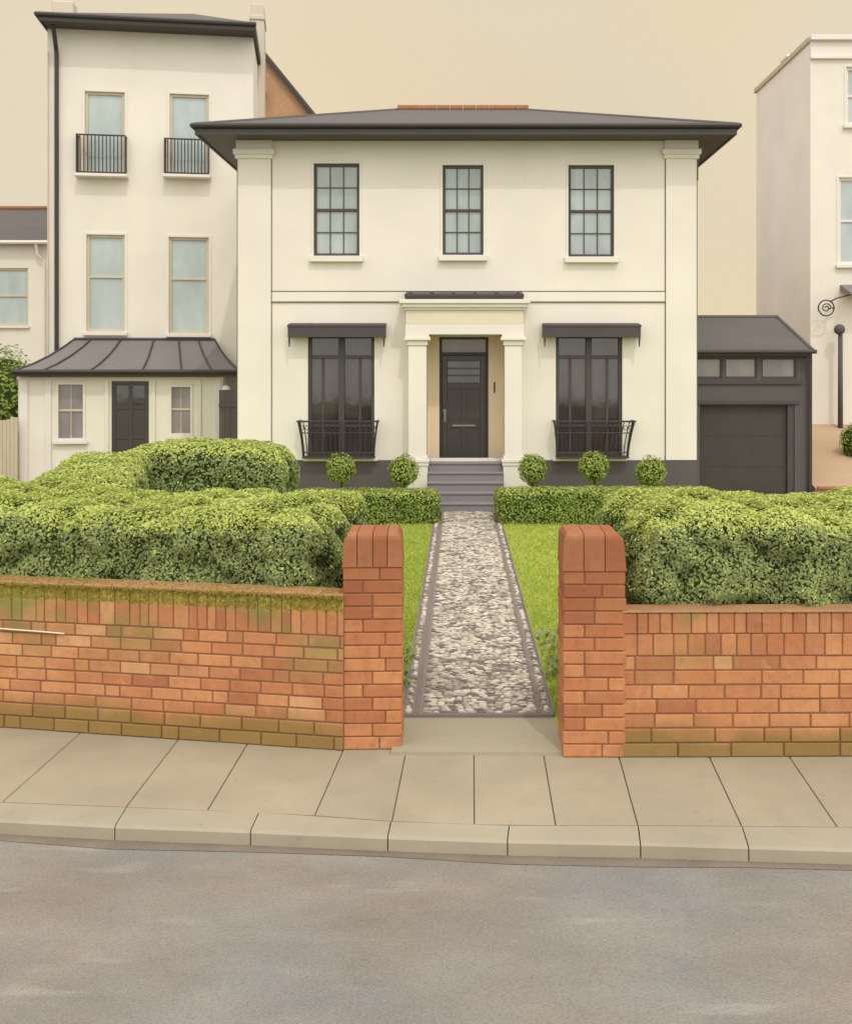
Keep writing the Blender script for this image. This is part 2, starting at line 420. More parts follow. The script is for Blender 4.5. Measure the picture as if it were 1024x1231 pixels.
def leafball(c, r, n, size, mat, parent, name='crown', sz=1.0, amp=.16, seed=1.):
    P = []; N = []
    for _ in range(n):
        d = Vector((random.gauss(0,1),random.gauss(0,1),random.gauss(0,1))).normalized()
        k = r*(1 + amp*2.2*(lump(d, 1.9, .4, seed)) - random.random()**2*.28)
        P.append((c[0]+d.x*k, c[1]+d.y*k, c[2]+d.z*k*sz)); N.append(tuple(d+Vector((0,0,.25))))
    return leaf_mesh(name, mat, np.array(P), np.array(N), size, parent)

# ================================================================== SETTING
MB().prism([(-300,-60),(300,-60),(300,600),(-300,600)], -.6, -.16).build('ground', M['soil'])['kind'] = 'structure'
def ext(pts, pad=7.0):
    a, b = pts[0], pts[1]; d = (a-b).normalized(); p0 = a + d*pad
    a, b = pts[-1], pts[-2]; d = (a-b).normalized(); p1 = a + d*pad
    return [p0]+list(pts)+[p1]
# road in front of the kerb
MB().prism([(-60,-20),(60,-20),(60,8.2),(-60,8.2)], -.15, -.10).build('road', M['road'])['kind'] = 'structure'
# kerb: joints measured on its inner (top back) and outer (top front) edges
kin = [g(-140,958),g(0,965),g(152,971),g(311,977),g(470,988),g(612,993),g(767,993),g(892,994),g(1024,995),g(1160,996)]
kout= [g(-158,978),g(-18,985),g(138,993),g(301,999),g(466,1006),g(610,1011),g(770,1014),g(900,1018),g(1040,1022),g(1180,1026)]
kin, kout = ext(kin), ext(kout)
mb = MB()
def shrink(poly, d):
    c = sum(poly, Vector((0,0,0)))/len(poly)
    return [p + (c-p).normalized()*d for p in poly]
for i in range(len(kin)-1):
    mb_poly = [kout[i],kout[i+1],kin[i+1],kin[i]]
    t0 = (kout[i+1]-kout[i]).normalized()*.004
    pl = [kout[i]+t0,kout[i+1]-t0,kin[i+1]-t0,kin[i]+t0]
    b = .018; n = Vector((0,1,0))*b
    lo = [(p.x,p.y,-.14) for p in pl]; mid = [(pl[0].x,pl[0].y,-b),(pl[1].x,pl[1].y,-b)]
    tp = [tuple(pl[0]+n),tuple(pl[1]+n),tuple(pl[2]),tuple(pl[3])]
    mb.add(lo+mid+tp, [(0,1,5,4),(4,5,7,6),(6,7,8,9),(1,2,8,7,5),(0,4,6,9,3),(2,3,9,8),(3,2,1,0)])
mb.build('kerb', M['kerb'])['kind'] = 'structure'
gm_ = MB(); gi = [Vector((p.x,p.y,0)) for p in kout]
gm_.add([(p.x,p.y-.10-.03*math.sin(p.x*2.1),-.0965) for p in gi]+[(p.x,p.y+.004,-.0965) for p in gi], [(i,i+1,len(gi)+i+1,len(gi)+i) for i in range(len(gi)-1)])
gm_.build('gutter', m_mottle('kerb_foot_strip', lin(126,114,103), .3, 4, 60, .95, .006))['kind'] = 'structure'  # darker strip of road surface along the kerb foot
# paving slabs between kerb and garden wall
top = [(-260,860),(-130,867),(-10,874),(97,881),(216,887),(297,895),(412,904),(487,912),(570,914),(655,914),(745,912),(854,912),(950,911),(1060,910),(1180,910),(1320,910)]
bot = [(-520,940),(-330,950),(-170,957),(2,965),(151,971),(249,975),(378,981),(471,988),(570,992),(668,993),(767,993),(892,994),(1007,995),(1140,996),(1290,997),(1460,998)]
mb = MB()
for i in range(len(top)-1):
    a, b, c, d = g(*bot[i]), g(*bot[i+1]), g(*top[i+1])+Vector((0,.24 if 450 < top[i+1][0] < 700 else .07,0)), g(*top[i])+Vector((0,.24 if 450 < top[i][0] < 700 else .07,0))
    dy = Vector((0,.019,0)); tx = Vector((.004,0,0))
    pl = [a+dy+tx, b+dy-tx, c-dy*.3-tx, d-dy*.3+tx]
    ins = shrink(pl, .006)
    mb.add([(p.x,p.y,-.05) for p in pl]+[(p.x,p.y,-.004) for p in pl]+[(p.x,p.y,.0+random.uniform(-.001,.001)) for p in ins],
           [(0,1,5,4),(1,2,6,5),(2,3,7,6),(3,0,4,7),(4,5,9,8),(5,6,10,9),(6,7,11,10),(7,4,8,11),(8,9,10,11)])
pave = mb.build('pavement', M['slab']); pave['kind'] = 'structure'
pb = MB(); 
bl = [g(x,y+6) for x,y in top]; 
pb.add([tuple(Vector((p.x,p.y,-.012))) for p in [g(*q) for q in bot]]+[tuple(Vector((p.x,p.y+.6,-.012))) for p in [g(*q) for q in top]],
       [(i,i+1,len(bot)+i+1,len(bot)+i) for i in range(len(bot)-1)])
o = pb.build('pavement_bed', M['joint_outline'], pave)

# lawn, path
PZ = .06
pl0, pr0, pl1, pr1 = g(484,857,PZ), g(665,856,PZ), g(524,613,PZ), g(599,613,PZ)

yA, yB = pl0.y, pl1.y+.3
def lerp(a,b,t): return a+(b-a)*t
def xl(y): return lerp(pl0.x, pl1.x, (y-yA)/(pl1.y-yA))
def xr(y): return lerp(pr0.x, pr1.x, (y-yA)/(pl1.y-yA))
lawn = MB(); zl_ = PZ-.03; yl = yB+.0
lawn.prism([(-9,10.4),(-1.6,8.72),(xl(yA)-.02,8.9),(xl(yA)-.0,yA),(xl(yl),yl),(xl(yl),34),(-9,34)], -.12, zl_)
lawn.prism([(9.5,8.75),(9.5,34),(xr(yl),34),(xr(yl),yl),(xr(yA),yA),(xr(yA)+.02,8.75)], -.12, zl_)
lawn.build('lawn', M['turf'])['kind'] = 'structure'
pm = MB(); pm.prism([(xl(yA),yA),(xr(yA),yA),(xr(yB),yB),(xl(yB),yB)], -.1, PZ-.012)
path = pm.build('path', M['path_bed']); path['kind'] = 'structure'
# cobbles of the path, one mesh
def stone(mb, cx, cy, rx, ry, h, ang):
    n = 7; vs = []; 
    ph = [2*math.pi*k/n + random.uniform(-.25,.25) for k in range(n)]
    rr = [random.uniform(.8,1.12) for k in range(n)]
    ca, sa = math.cos(ang), math.sin(ang)
    for f, z in ((1.0,PZ-.014),(.86,PZ-.014+h*.75),(.45,PZ-.014+h)):
        for k in range(n):
            x = rx*rr[k]*f*math.cos(ph[k]); y = ry*rr[k]*f*math.sin(ph[k])
            vs.append((cx+x*ca-y*sa, cy+x*sa+y*ca, z))
    fs = [(i*n+k,i*n+(k+1)%n,(i+1)*n+(k+1)%n,(i+1)*n+k) for i in range(2) for k in range(n)] + [tuple(range(2*n,3*n))]
    mb.add(vs, fs)
cb = MB(); y = yA+.05
E0, E1 = .105, .145       # outer pebble band, dark edging line
row = 0
while y < yB-.05:
    a, b = xl(y)+E1, xr(y)-E1; x = a+.04 + (.04 if row % 2 else 0)
    while x < b-.02:
        rx = random.uniform(.028,.054); ry = random.uniform(.018,.030)
        stone(cb, x+rx*.5, y+random.uniform(-.010,.010), rx, ry, random.uniform(.010,.017), random.gauss(0,.35))
        x += rx*1.75
    for sx in (xl(y)+.05, xr(y)-.05):
        stone(cb, sx+random.uniform(-.015,.015), y, random.uniform(.020,.040), random.uniform(.016,.026), .016, random.gauss(0,.6))
    y += .047; row += 1
cb.build('cobbles', M['cobble'], path, smooth=False)
eb = MB()
for f, sg in ((xl,1),(xr,-1)):
    for w0, w1, h in ((-.012,.004,.006),(E0+.006,E1-.008,.002)):
        eb.add([(f(yA)+sg*w0,yA,PZ-.02),(f(yA)+sg*w1,yA,PZ-.02),(f(yB)+sg*w1,yB,PZ-.02),(f(yB)+sg*w0,yB,PZ-.02),
                (f(yA)+sg*w0,yA,PZ+h),(f(yA)+sg*w1,yA,PZ+h),(f(yB)+sg*w1,yB,PZ+h),(f(yB)+sg*w0,yB,PZ+h)],
               [(0,3,2,1),(4,5,6,7),(0,1,5,4),(1,2,6,5),(2,3,7,6),(3,0,4,7)])
eb.box(xl(yA),xr(yA),yA-.03,yA+.004,PZ-.06,PZ-.002,.004)
eb.build('edging', M['edging'], path)
# threshold slab between the gate pillars
th = MB(); ya = g(575,908).y
th.add([(wx(470,ya),ya,-.02),(wx(680,ya),ya,-.02),(pr0.x+.05,yA-.032,-.02),(pl0.x-.05,yA-.032,-.02),
        (wx(470,ya),ya,.026),(wx(680,ya),ya,.026),(pr0.x+.05,yA-.032,.028),(pl0.x-.05,yA-.032,.028)],
       [(0,3,2,1),(4,5,6,7),(0,1,5,4),(1,2,6,5),(2,3,7,6),(3,0,4,7)])
tag(th.build('doorstep', M['threshold']), 'wide pale stone slab lying between the two brick gate pillars', 'doorstep')
# grass blades on the parts of the lawn one sees
def blades():
    P = []; N = []
    for _ in range(52000):
        side = random.random() < .5
        y = 9.0 + (random.random()**1.35)*12.6
        if side: x0, x1 = max(-3.2, -.7*y/9.5), xl(y)-.035
        else: x0, x1 = xr(y)+.035, min(2.6, 1.12*y/9)
        if x1 <= x0: continue
        x = random.uniform(x0,x1); P.append((x,y,PZ-.03)); N.append(0)
    P = np.array(P); n = len(P); h = rng.uniform(.02,.045,n)*(1+.02*(P[:,1]-9)); w = rng.uniform(.004,.008,n)*(1+.08*(P[:,1]-9))
    a = rng.uniform(0,math.pi,n); lean = rng.normal(0,.022,(n,2))
    V = np.empty((n,3,3)); dx = np.cos(a)*w; dy = np.sin(a)*w
    V[:,0] = P + np.stack([dx,dy,0*h],1); V[:,1] = P - np.stack([dx,dy,0*h],1); V[:,2] = P + np.stack([lean[:,0],lean[:,1],h],1)
    me = bpy.data.meshes.new('grass'); me.vertices.add(3*n); me.vertices.foreach_set('co', V.reshape(-1).astype(np.float32))
    me.loops.add(3*n); me.loops.foreach_set('vertex_index', np.arange(3*n,dtype=np.int32))
    me.polygons.add(n); me.polygons.foreach_set('loop_start', np.arange(0,3*n,3,dtype=np.int32)); me.polygons.foreach_set('loop_total', np.full(n,3,dtype=np.int32))
    me.update(); me.validate(); me.materials.append(M['grass'])
    o = bpy.data.objects.new('grass', me); COL.objects.link(o)
    tag(o, 'short mown bright green grass either side of the cobbled path', 'grass', kind='stuff')
blades()

# ================================================================== BRICK WALLS AND PILLARS
def brickrow(mb, L, z, h, y0, y1, bl, off, gap=.011):
    x = -off*bl
    while x < L-.01:
        w = bl*random.choice((1,1,1,.93,.5,1.06,1.2)); a, b = max(0,x), min(L,x+w)
        if b-a > .03:
            jy = random.uniform(-.003,.003)
            mb.box(a+gap*.5, b-gap*.5, y0+jy, y1, z+gap*.5, z+h-gap*.5, .006)
        x += w
def soldier(mb, L, z, h, y0, y1, bw):
    x = 0
    while x < L-.01:
        w = bw*random.choice((1,1,.9,1.3,1.1,1.6)); b = min(L,x+w)
        if b-x > .03: mb.box(x+.004,b-.004,y0+random.uniform(-.003,.003),y1,z+.005,z+h-.003,.006)
        x += w
A, B = g(-330,852), g(413,903)
rotL = math.atan2(B.y-A.y, B.x-A.x); LL = (B-A).length
wl = empty('brick_wall', (A.x,A.y,0), rotL, 'long mossy red brick garden wall left of the gateway, below the left hedge', 'wall')
mb = MB()
for k in range(2): brickrow(mb, LL, k*.11, .11, -.008, .215, .30, (k%2)*.5)
for k in range(7): brickrow(mb, LL, .22+k*.1, .1, 0, .215, .27, (k%2)*.45+.2)
soldier(mb, LL, .92, .31, -.003, .215, .085)
mb.build('brickwork', M['brick_l'], wl)
MB().box(0,LL,.006,.21,0.002,1.225).build('mortar', M['mortar'], wl)
mb = MB(); x = 0
while x < LL:
    b = min(LL, x+random.uniform(.28,.34)); mb.box(x+.002,b-.002,-.02,.232,1.232,1.256+random.uniform(0,.006),.005); x = b
mb.build('coping', M['coping'], wl)
# moss clinging to the top edge
P = []; N = []
for _ in range(9000):
    x = random.uniform(0,LL); d = random.random()**1.3
    if noise.noise(Vector((x*1.3,2,0)))*.5+.75 < random.random()*.9: continue
    if random.random() < .25: P.append((x, random.uniform(-.02,.2), 1.262)); N.append((0,-.2,1))
    else: P.append((x,-.026 if d < .2 else -.008, 1.25-d*.13)); N.append((0,-1,.3))
M['moss'] = m_leaf('moss_tuft', [lin(128,112,40), lin(150,134,48), lin(172,152,62), lin(146,140,56)], 5)
tag(leaf_mesh('moss', M['moss'], np.array(P), np.array(N), .017, wl, aspect=.9), kind='stuff')
zc = .852
MB().tube([(LL-3.42,-.02,zc+.01),(LL-3.0,-.02,zc),(LL-2.66,-.02,zc-.008),(LL-2.44,-.019,zc-.016)], .006, 6).build('cable', M['white'], wl)

A2, B2 = g(747,911), g(1400,908)
rotR = math.atan2(B2.y-A2.y, B2.x-A2.x); LR = (B2-A2).length
wr = empty('brick_wall', (A2.x,A2.y,0), rotR, 'red brick garden wall right of the gateway with olive stain along its foot', 'wall')
mb = MB()
for k in range(2): brickrow(mb, LR, k*.115, .115, -.008, .215, .42, (k%2)*.5)
for k in range(5): brickrow(mb, LR, .23+k*.114, .114, 0, .215, .31, (k%2)*.45+.15)
soldier(mb, LR, .80, .175, -.003, .215, .125); soldier(mb, LR, .975, .165, -.005, .215, .095)
mb.build('brickwork', M['brick_r'], wr)
MB().box(0,LR,.006,.21,.002,1.13).build('mortar', M['mortar'], wr)
MB().box(0,LR,-.012,.226,1.142,1.16,.005).build('coping', M['coping'], wr)

def pillar(p, rot, w, d, H, label, ch_r):
    root = empty('gate_pillar', (p.x,p.y,0), rot, label, 'gate pillar', 'brick gate pillars')
    mb = MB(); n = 14; ch = .105; gap = .009
    for k in range(n):
        z = k*ch; s = random.choice((.34,.5,.62,.72)); s2 = random.choice((.4,.6)); e = .004*math.sin(k*1.9)+random.uniform(-.003,.003)
        z0, z1 = z+gap*.5, z+ch-gap*.5
        # four stretcher/header bricks wrap the pier
        sx = w*s
        mb.box(-e, sx-gap*.5, -random.uniform(0,.004), d*.5-gap*.5, z0, z1, .007)
        mb.box(sx+gap*.5, w+e, -random.uniform(0,.004), d*.42-gap*.5, z0, z1, .007)
        mb.box(-e, w*.5-gap*.5, d*.5+gap*.5, d, z0, z1, .007); mb.box(w*.5+gap*.5, w+e, d*.42+gap*.5, d, z0, z1, .007)
    mb.build('brickwork', M['brick_p'], root)
    MB().box(.008,w-.008,.008,d-.008,.002,n*ch+.02).build('mortar', M['mortar'], root)
    cp = MB(); zt = n*ch; r = .05
    x = -.008; xs = [x]
    while x < w-.06:
        x += random.uniform(.11,.17); xs.append(min(x,w+.008))
    xs[-1] = w+.008
    for i in range(len(xs)-1):
        a, b = xs[i]+gap*.35, xs[i+1]-gap*.35
        prof = [(-.008,zt+.004),(-.008,H-r)]+[(-.008+r*(1-math.cos(t*math.pi/6)),H-r+r*math.sin(t*math.pi/6)) for t in (1,2,3)]+[(d-.05,H),(d+.005,H-r),(d+.005,zt+.004)]
        o0 = len(cp.v)
        cp.prof(prof, a, b)
        # round off the outer ends of the cap
        for j in range(o0, len(cp.v)):
            vx, vy, vz = cp.v[j]
            if i == 0 and vx < a+.001 and vz > H-.07: cp.v[j] = (vx+(ch_r[0]*(vz-(H-.07))/.07), vy, vz)
            if i == len(xs)-2 and vx > b-.001 and vz > H-.07: cp.v[j] = (vx-(ch_r[1]*(vz-(H-.07))/.07), vy, vz)
    cp.build('cap', M['brick_p'], root)
    return root
pL = g(412,902); sL = F/pL.y
pillar(pL, math.radians(1.5), 71/sL, .50, wz(641,pL.y), 'square red brick gate pillar standing left of the cobbled path', (.055,.05))
pR = g(677,911); sR = F/pR.y
pillar(pR, math.radians(-.6), 75/sR, .50, wz(641,pR.y), 'square red brick gate pillar standing right of the cobbled path', (.035,.075))

# ================================================================== HEDGES
nL = Vector((-math.sin(rotL), math.cos(rotL), 0)); tL = Vector((math.cos(rotL), math.sin(rotL), 0))
hp = A + tL*(LL-5.72) + nL*.30
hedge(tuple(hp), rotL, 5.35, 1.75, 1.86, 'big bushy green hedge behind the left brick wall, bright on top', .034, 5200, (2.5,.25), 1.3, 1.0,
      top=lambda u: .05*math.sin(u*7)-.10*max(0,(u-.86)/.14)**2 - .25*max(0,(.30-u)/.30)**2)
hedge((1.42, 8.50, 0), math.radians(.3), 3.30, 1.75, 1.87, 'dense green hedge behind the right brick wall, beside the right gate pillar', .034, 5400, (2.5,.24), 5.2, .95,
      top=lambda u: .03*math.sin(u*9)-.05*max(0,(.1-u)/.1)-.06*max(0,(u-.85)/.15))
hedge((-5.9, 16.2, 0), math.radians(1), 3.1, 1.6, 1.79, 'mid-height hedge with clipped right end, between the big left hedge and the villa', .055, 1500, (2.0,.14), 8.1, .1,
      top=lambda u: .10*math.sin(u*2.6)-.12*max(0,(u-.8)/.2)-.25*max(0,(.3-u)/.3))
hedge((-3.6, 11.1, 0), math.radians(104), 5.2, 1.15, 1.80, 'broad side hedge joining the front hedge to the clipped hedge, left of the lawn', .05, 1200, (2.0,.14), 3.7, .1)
hedge((-3.4, 20.35, 0), 0, 2.92, .8, .66, 'low clipped hedge left of the front steps, under the left round bushes', .05, 1500, (2.6,.09), 2.2, .02, rnd=.12, fr=.3, mats=('low','toplit'))
hedge((.70, 20.35, 0), 0, 4.3, .8, .70, 'low clipped hedge right of the front steps, under the right round bushes', .05, 1500, (2.6,.09), 6.4, .02, rnd=.12, fr=.45, mats=('low','toplit'))

def topiary(px, py, rpx, label, Y=22.0, sz=1.0, trunk=0.0):
    r = rpx*Y/F; c = (0,0,wz(py,Y)-PZ)
    root = empty('topiary_bush', (wx(px,Y),Y,PZ-.03), 0, label, 'bush', 'round clipped bushes along the front of the villa')
    MB().ball(c, r*.82, 14, sz, .15).build('twigs', M['twig'], root, True)
    leafball(c, r, 1500, .062, M['box'], root, 'crown', sz, .32, px*.1)
    MB().tube([(0,0,-.1),(.012,.01,c[2]*.5),(-.006,0,c[2]-r*.3)], [.04,.03,.026], 8).build('trunk', M['bark'], root, True)
topiary(410,562,17.5,'round clipped bush in front of the left balcony window')
topiary(485,565,17.5,'round clipped bush on a dark stem left of the front steps', sz=1.12)
topiary(640,562,16,'round clipped bush on a stem just right of the front steps', sz=1.12)
topiary(714,559,17.5,'round clipped bush under the right balcony window')
topiary(782,566,18.5,'round clipped bush in front of the dark plinth, nearest the garage')

def weed(x, y, h, label, n=60):
    root = empty('weed', (x,y,PZ-.03), 0, label, 'weed')
    P = []; N = []
    for _ in range(n):
        t = random.random(); P.append((random.gauss(0,.05)*(1+t), random.gauss(0,.06), t*h)); N.append((random.gauss(0,.6),-.6,.5))
    leaf_mesh('foliage', M['leaf'], np.array(P), np.array(N), .075, root, aspect=.6)
    mb = MB()
    for k in range(4): mb.tube([(random.gauss(0,.02),random.gauss(0,.02),0),(random.gauss(0,.05),random.gauss(0,.05),h*.6)], [.004,.002], 5)
    mb.build('stem', M['low'], root)
weed(wx(662,10.2)+.03, 10.2, .5, 'leafy weed in the grass behind the right gate pillar', 80)
weed(wx(489,9.9)-.05, 9.9, .5, 'leafy weed in the grass behind the left gate pillar', 70)

# ================================================================== THE VILLA
V = Frame(0, 23.5); YF = 23.5
villa = empty('villa', (0,YF,0), 0, 'cream two-storey villa with hipped grey roof, black windows and columned doorway', 'house')
X0, X1 = V.x(287), V.x(836); ZE = V.z(164); GZ = .03
DEPTH = 8.6
def rect(px0,px1,py0,py1,off=0): return (V.x(px0,off),V.x(px1,off),V.z(py1,off=off),V.z(py0,off=off))
upw = [rect(377,432,196,308), rect(532,581,198,307), rect(683,738,198,309)]
fw = [rect(370,450,400,550), rect(668,748,400,550)]
porch_hole = rect(513,606,403,551)
mb = MB(); mb.wall(X0, X1, GZ, ZE, upw+fw+[porch_hole], 0, .16)
mb.shell(X0, X1, 0, DEPTH, GZ, ZE); mb.build('wall', M['stucco'], villa)
# dark painted plinth (butts the porch pedestals)
pz = V.z(553)
MB().box(X0-.03, V.x(484), -.035, .0, GZ, pz, .008).build('plinth', M['darkgrey'], villa)
MB().box(V.x(634), X1+.03, -.035, .0, GZ, pz, .008).build('plinth', M['darkgrey'], villa)
# corner pilasters
for a, b in ((287,326),(800,836)):
    xa, xb = V.x(a)-(.02 if a == 287 else 0), V.x(b)+(.02 if a == 800 else 0)
    p = MB().box(xa, xb, -.05, -.001, pz+.002, V.z(191), .006).build('pilaster', M['stucco'], villa)
    c = MB()
    c.box(xa-.05, xb+.05, -.09, -.001, V.z(191), V.z(186), .008); c.box(xa-.09, xb+.09, -.13, -.001, V.z(186), V.z(179.5), .012)
    c.box(xa-.03, xb+.03, -.075, -.001, V.z(179.5), ZE-.003, .006)
    c.build('capital', M['trim'], p)
    j = MB(); xs = (xb+.009) if a == 287 else (xa-.009)
    j.box(xs-.009, xs+.009, -.012, -.0005, pz, V.z(191)); xo = xa-.004 if a == 287 else xb+.004
    j.box(xo-.008, xo+.008, -.056, -.03, pz+.003, V.z(192))
    j.build('joint_outline', M['joint_outline'], p)  # thin dark strips drawn as outlines of the pilaster edges
# string course
sc = MB(); sx0, sx1 = V.x(326)+.02, V.x(800)-.02
sc.box(sx0, sx1, -.04, -.001, V.z(362.5), V.z(350.5), .01)
s_ = sc.build('string_course', M['stucco'], villa)
j = MB(); j.box(sx0,sx1,-.046,-.002,V.z(350.5)+.001,V.z(350.5)+.016); j.box(sx0,sx1,-.03,-.002,V.z(362.5)-.018,V.z(362.5)-.001); j.build('joint_outline', M['joint_outline'], s_)  # dark strips drawn as outlines above and below the band

def sash(parent, r, y, cols, rows, fr_m, glass_m, fw_=.055, bar=.022, midbar=True, sill=None, sillm=None, name='window', surround=None, tall_split=.5):
    a,b,c,d = r; f = MB()
    f.box(a,a+fw_,y-.05,y+.02,c,d,.006); f.box(b-fw_,b,y-.05,y+.02,c,d,.006)
    f.box(a+fw_,b-fw_,y-.048,y+.02,c,c+fw_*1.2,.006); f.box(a+fw_,b-fw_,y-.048,y+.02,d-fw_,d,.006)
    ia, ib, ic, idd = a+fw_, b-fw_, c+fw_*1.2, d-fw_
    zm = lerp(ic, idd, tall_split)
    if midbar: f.box(ia, ib, y-.045, y+.018, zm-.03, zm+.03, .005)
    for k in range(1, cols): xk = lerp(ia, ib, k/cols); f.box(xk-bar/2, xk+bar/2, y-.03, y+.016, ic, idd, .003)
    for k in range(1, rows):
        for lo, hi in ((ic,zm-.03),(zm+.03,idd)) if midbar else ((ic,idd),):
            zk = lerp(lo,hi,k/rows); f.box(ia, ib, y-.028, y+.015, zk-bar/2, zk+bar/2, .003)
    w = f.build(name, fr_m, parent)
    MB().box(ia-.01, ib+.01, y, y+.012, ic-.01, idd+.01).build('glass', glass_m, w)
    if sill:
        e, h, pr = sill
        MB().box(a-e, b+e, -pr, y-.05, c-h, c+.004, .01).build('sill', sillm or M['trim'], w)
    if surround:
        s = MB(); q = surround
        s.box(a-q,a,-.02,-.0005,c,d+q,.004); s.box(b,b+q,-.02,-.0005,c,d+q,.004); s.box(a,b,-.02,-.0005,d,d+q,.004)
        s.build('surround', M['trim'], w)
    return w
for r in upw: sash(villa, r, .1, 3, 2, M['black'], M['glass_grey'], .062, .02, sill=(.09,.13,.13), surround=.05)
# tall ground floor windows with transom, canopy and iron balcony
for r, (ca, cb_), flare in ((fw[0],(346,463),((358,453),(364,449))), (fw[1],(653,770),((667,763),(670,755)))):
    a,b,c,d = r; y = .12; f = MB()
    f.box(a,a+.075,y-.06,y+.02,c,d,.006); f.box(b-.075,b,y-.06,y+.02,c,d,.006); f.box(a+.075,b-.075,y-.058,y+.02,c,c+.1,.006); f.box(a+.075,b-.075,y-.058,y+.02,d-.12,d,.006)
    zt = V.z(429); f.box(a+.075,b-.075,y-.05,y+.018,zt-.04,zt+.04,.006)
    xm = (a+b)/2; f.box(xm-.07,xm+.07,y-.055,y+.019,c+.1,d-.12,.006)
    for k in (-1,1): f.box(xm+k*.42-.03,xm+k*.42+.03,y-.03,y+.016,c+.1,zt-.04,.004)
    f.box(a+.075,xm-.07,y-.028,y+.016,c+.68,c+.74,.004); f.box(xm+.07,b-.075,y-.028,y+.016,c+.68,c+.74,.004)
    w = f.build('french_window', M['black'], villa)
    MB().box(a+.07,b-.07,y,y+.012,c+.09,d-.1).build('glass', M['glass_dark'], w)
    MB().box(a-.08,b+.08,-.14,y-.06,c-.07,c+.003,.01).build('sill', M['trim'], w)
    xa, xb = V.x(ca,-.32), V.x(cb_,-.32); zt0, zt1 = V.z(405,off=-.32), V.z(391,off=-.32)
    cp = MB(); cp.prof([(-.34,zt0),(-.34,zt1),(-.30,zt1+.025),(-.001,zt1+.07),(-.001,zt0)], xa, xb)
    cp.box(xa-.015,xb+.015,-.355,-.30,zt1-.035,zt1+.012,.006)
    cn = cp.build('window_canopy', M['black'], villa)
    for xx in (xa+.01, xb-.05):
        br = MB(); br.front([(xx,zt0-.001),(xx+.045,zt0-.001),(xx+.03,zt0-.22),(xx+.012,zt0-.22)], -.335, -.29)
        br.build('bracket', M['iron'], cn)
    # balcony basket: flared bars
    (ta,tb),(ba,bb) = flare; zt, zb = V.z(507,off=-.4), V.z(549,off=-.3)
    TA, TB, BA, BB = V.x(ta,-.42), V.x(tb,-.42), V.x(ba,-.28), V.x(bb,-.28)
    bal = MB(); yt, yb = -.42, -.28
    def P_(u, v): # u 0..1 along front, v 0..1 height
        return (lerp(lerp(BA,BB,u), lerp(TA,TB,u), v**1.5), lerp(yb,yt,v**1.5), lerp(zb,zt,v))
    bal.box(TA-.03,TB+.03,yt-.025,yt+.025,zt-.01,zt+.03,.006)
    for s_x in (0,1):
        xk = TA if s_x == 0 else TB; bal.box(xk-.022,xk+.022,yt+.025,-.003,zt-.008,zt+.028,.006)
    for v in (.12,.68): bal.tube([P_(0,v),P_(1,v)], .012, 6)
    bal.box(BA-.02,BB+.02,yb-.03,-.003,zb-.04,zb-.002,.006)
    n = 15
    for k in range(n+1): bal.tube([P_(k/n,v) for v in (0,.3,.6,.85,1)], .011, 6)
    for k in range(n):
        cpt = P_((k+.5)/n,.83); bal.tube([(cpt[0]+.042*math.cos(t*.785),cpt[1]-.005,cpt[2]+.05*math.sin(t*.785)) for t in range(9)], .008, 5)
    for s_x in (0,1):
        for q in (.25,.5,.75):
            bt = P_(s_x,1); bb_ = P_(s_x,0)
            bal.tube([(lerp(bb_[0],bt[0],v**1.5), lerp(lerp(yb,yt,v**1.5),0,q), lerp(zb,zt,v)) for v in (0,.3,.6,.85,1)], .01, 6)
        for v in (.12,.68):
            e = P_(s_x,v); bal.tube([e,(e[0],-.004,e[2])], .011, 6)
    bal.build('balcony', M['iron'], villa)

# porch: pedestals, pilaster columns, entablature, lead roof
PO = -.55; fy = PO
def ex(px): return V.x(px, PO)
def ez(py): return V.z(py, off=PO)
for a, b in ((489,514),(605,629)):
    xa, xb = ex(a), ex(b)
    c = MB().box(xa+.03, xb-.03, PO+.03, -.002, ez(548)+.002, ez(415)-.002, .008).build('column', M['stucco'], villa)
    k = MB(); k.box(xa,xb,PO,-.003,ez(415),ez(409),.01); k.box(xa-.06,xb+.06,PO-.06,-.003,ez(409),ez(405),.01); k.box(xa-.03,xb+.03,PO-.03,-.003,ez(405),ez(402),.006)
    k.build('capital', M['trim'], c)
    k = MB(); k.box(xa,xb,PO,-.003,ez(552),ez(548),.008); k.box(xa-.04,xb+.04,PO-.04,-.003,ez(556),ez(552),.01); k.box(xa-.02,xb+.02,PO-.02,-.003,ez(560),ez(556),.006)
    k.build('base', M['trim'], c)
    oa, ob = (xa-.12, xb) if a == 489 else (xa, xb+.12)
    MB().box(oa, ob, PO-.0, -.003, GZ, ez(560)-.001, .01).build('pedestal', M['stucco'], c)
e = MB()
xa, xb = ex(487), ex(630)
e.box(xa, xb, PO, -.002, ez(402)+.001, ez(390), .008); e.box(xa+.02, xb-.02, PO+.02, -.002, ez(390), ez(372.5), .006)
e.box(xa-.03, xb+.03, PO-.03, -.002, ez(372.5), ez(369.5), .006); e.box(xa-.08, xb+.08, PO-.09, -.002, ez(369.5), ez(365), .014); e.box(xa-.13, xb+.13, PO-.14, -.002, ez(365), ez(360), .012)
ent = e.build('entablature', M['trim'], villa)
MB().box(xa+.02, xb-.02, PO+.012, PO+.0195, ez(389), ez(373)).build('frieze', M['frieze'], ent)
pr = MB(); pr.prof([(PO-.12,ez(360)+.002),(PO-.12,ez(354)),(-.002,ez(348)),(-.002,ez(360)+.002)], xa+.0, xb-.02)
for k in range(6):
    xx = lerp(xa+.12, xb-.14, k/5); pr.ball((xx,PO-.09,ez(353)),.045,8)
pr.box(xa-.01,xb-.01,PO-.135,PO-.09,ez(357),ez(353.5),.006)
pr.build('porch_roof', M['black'], villa)
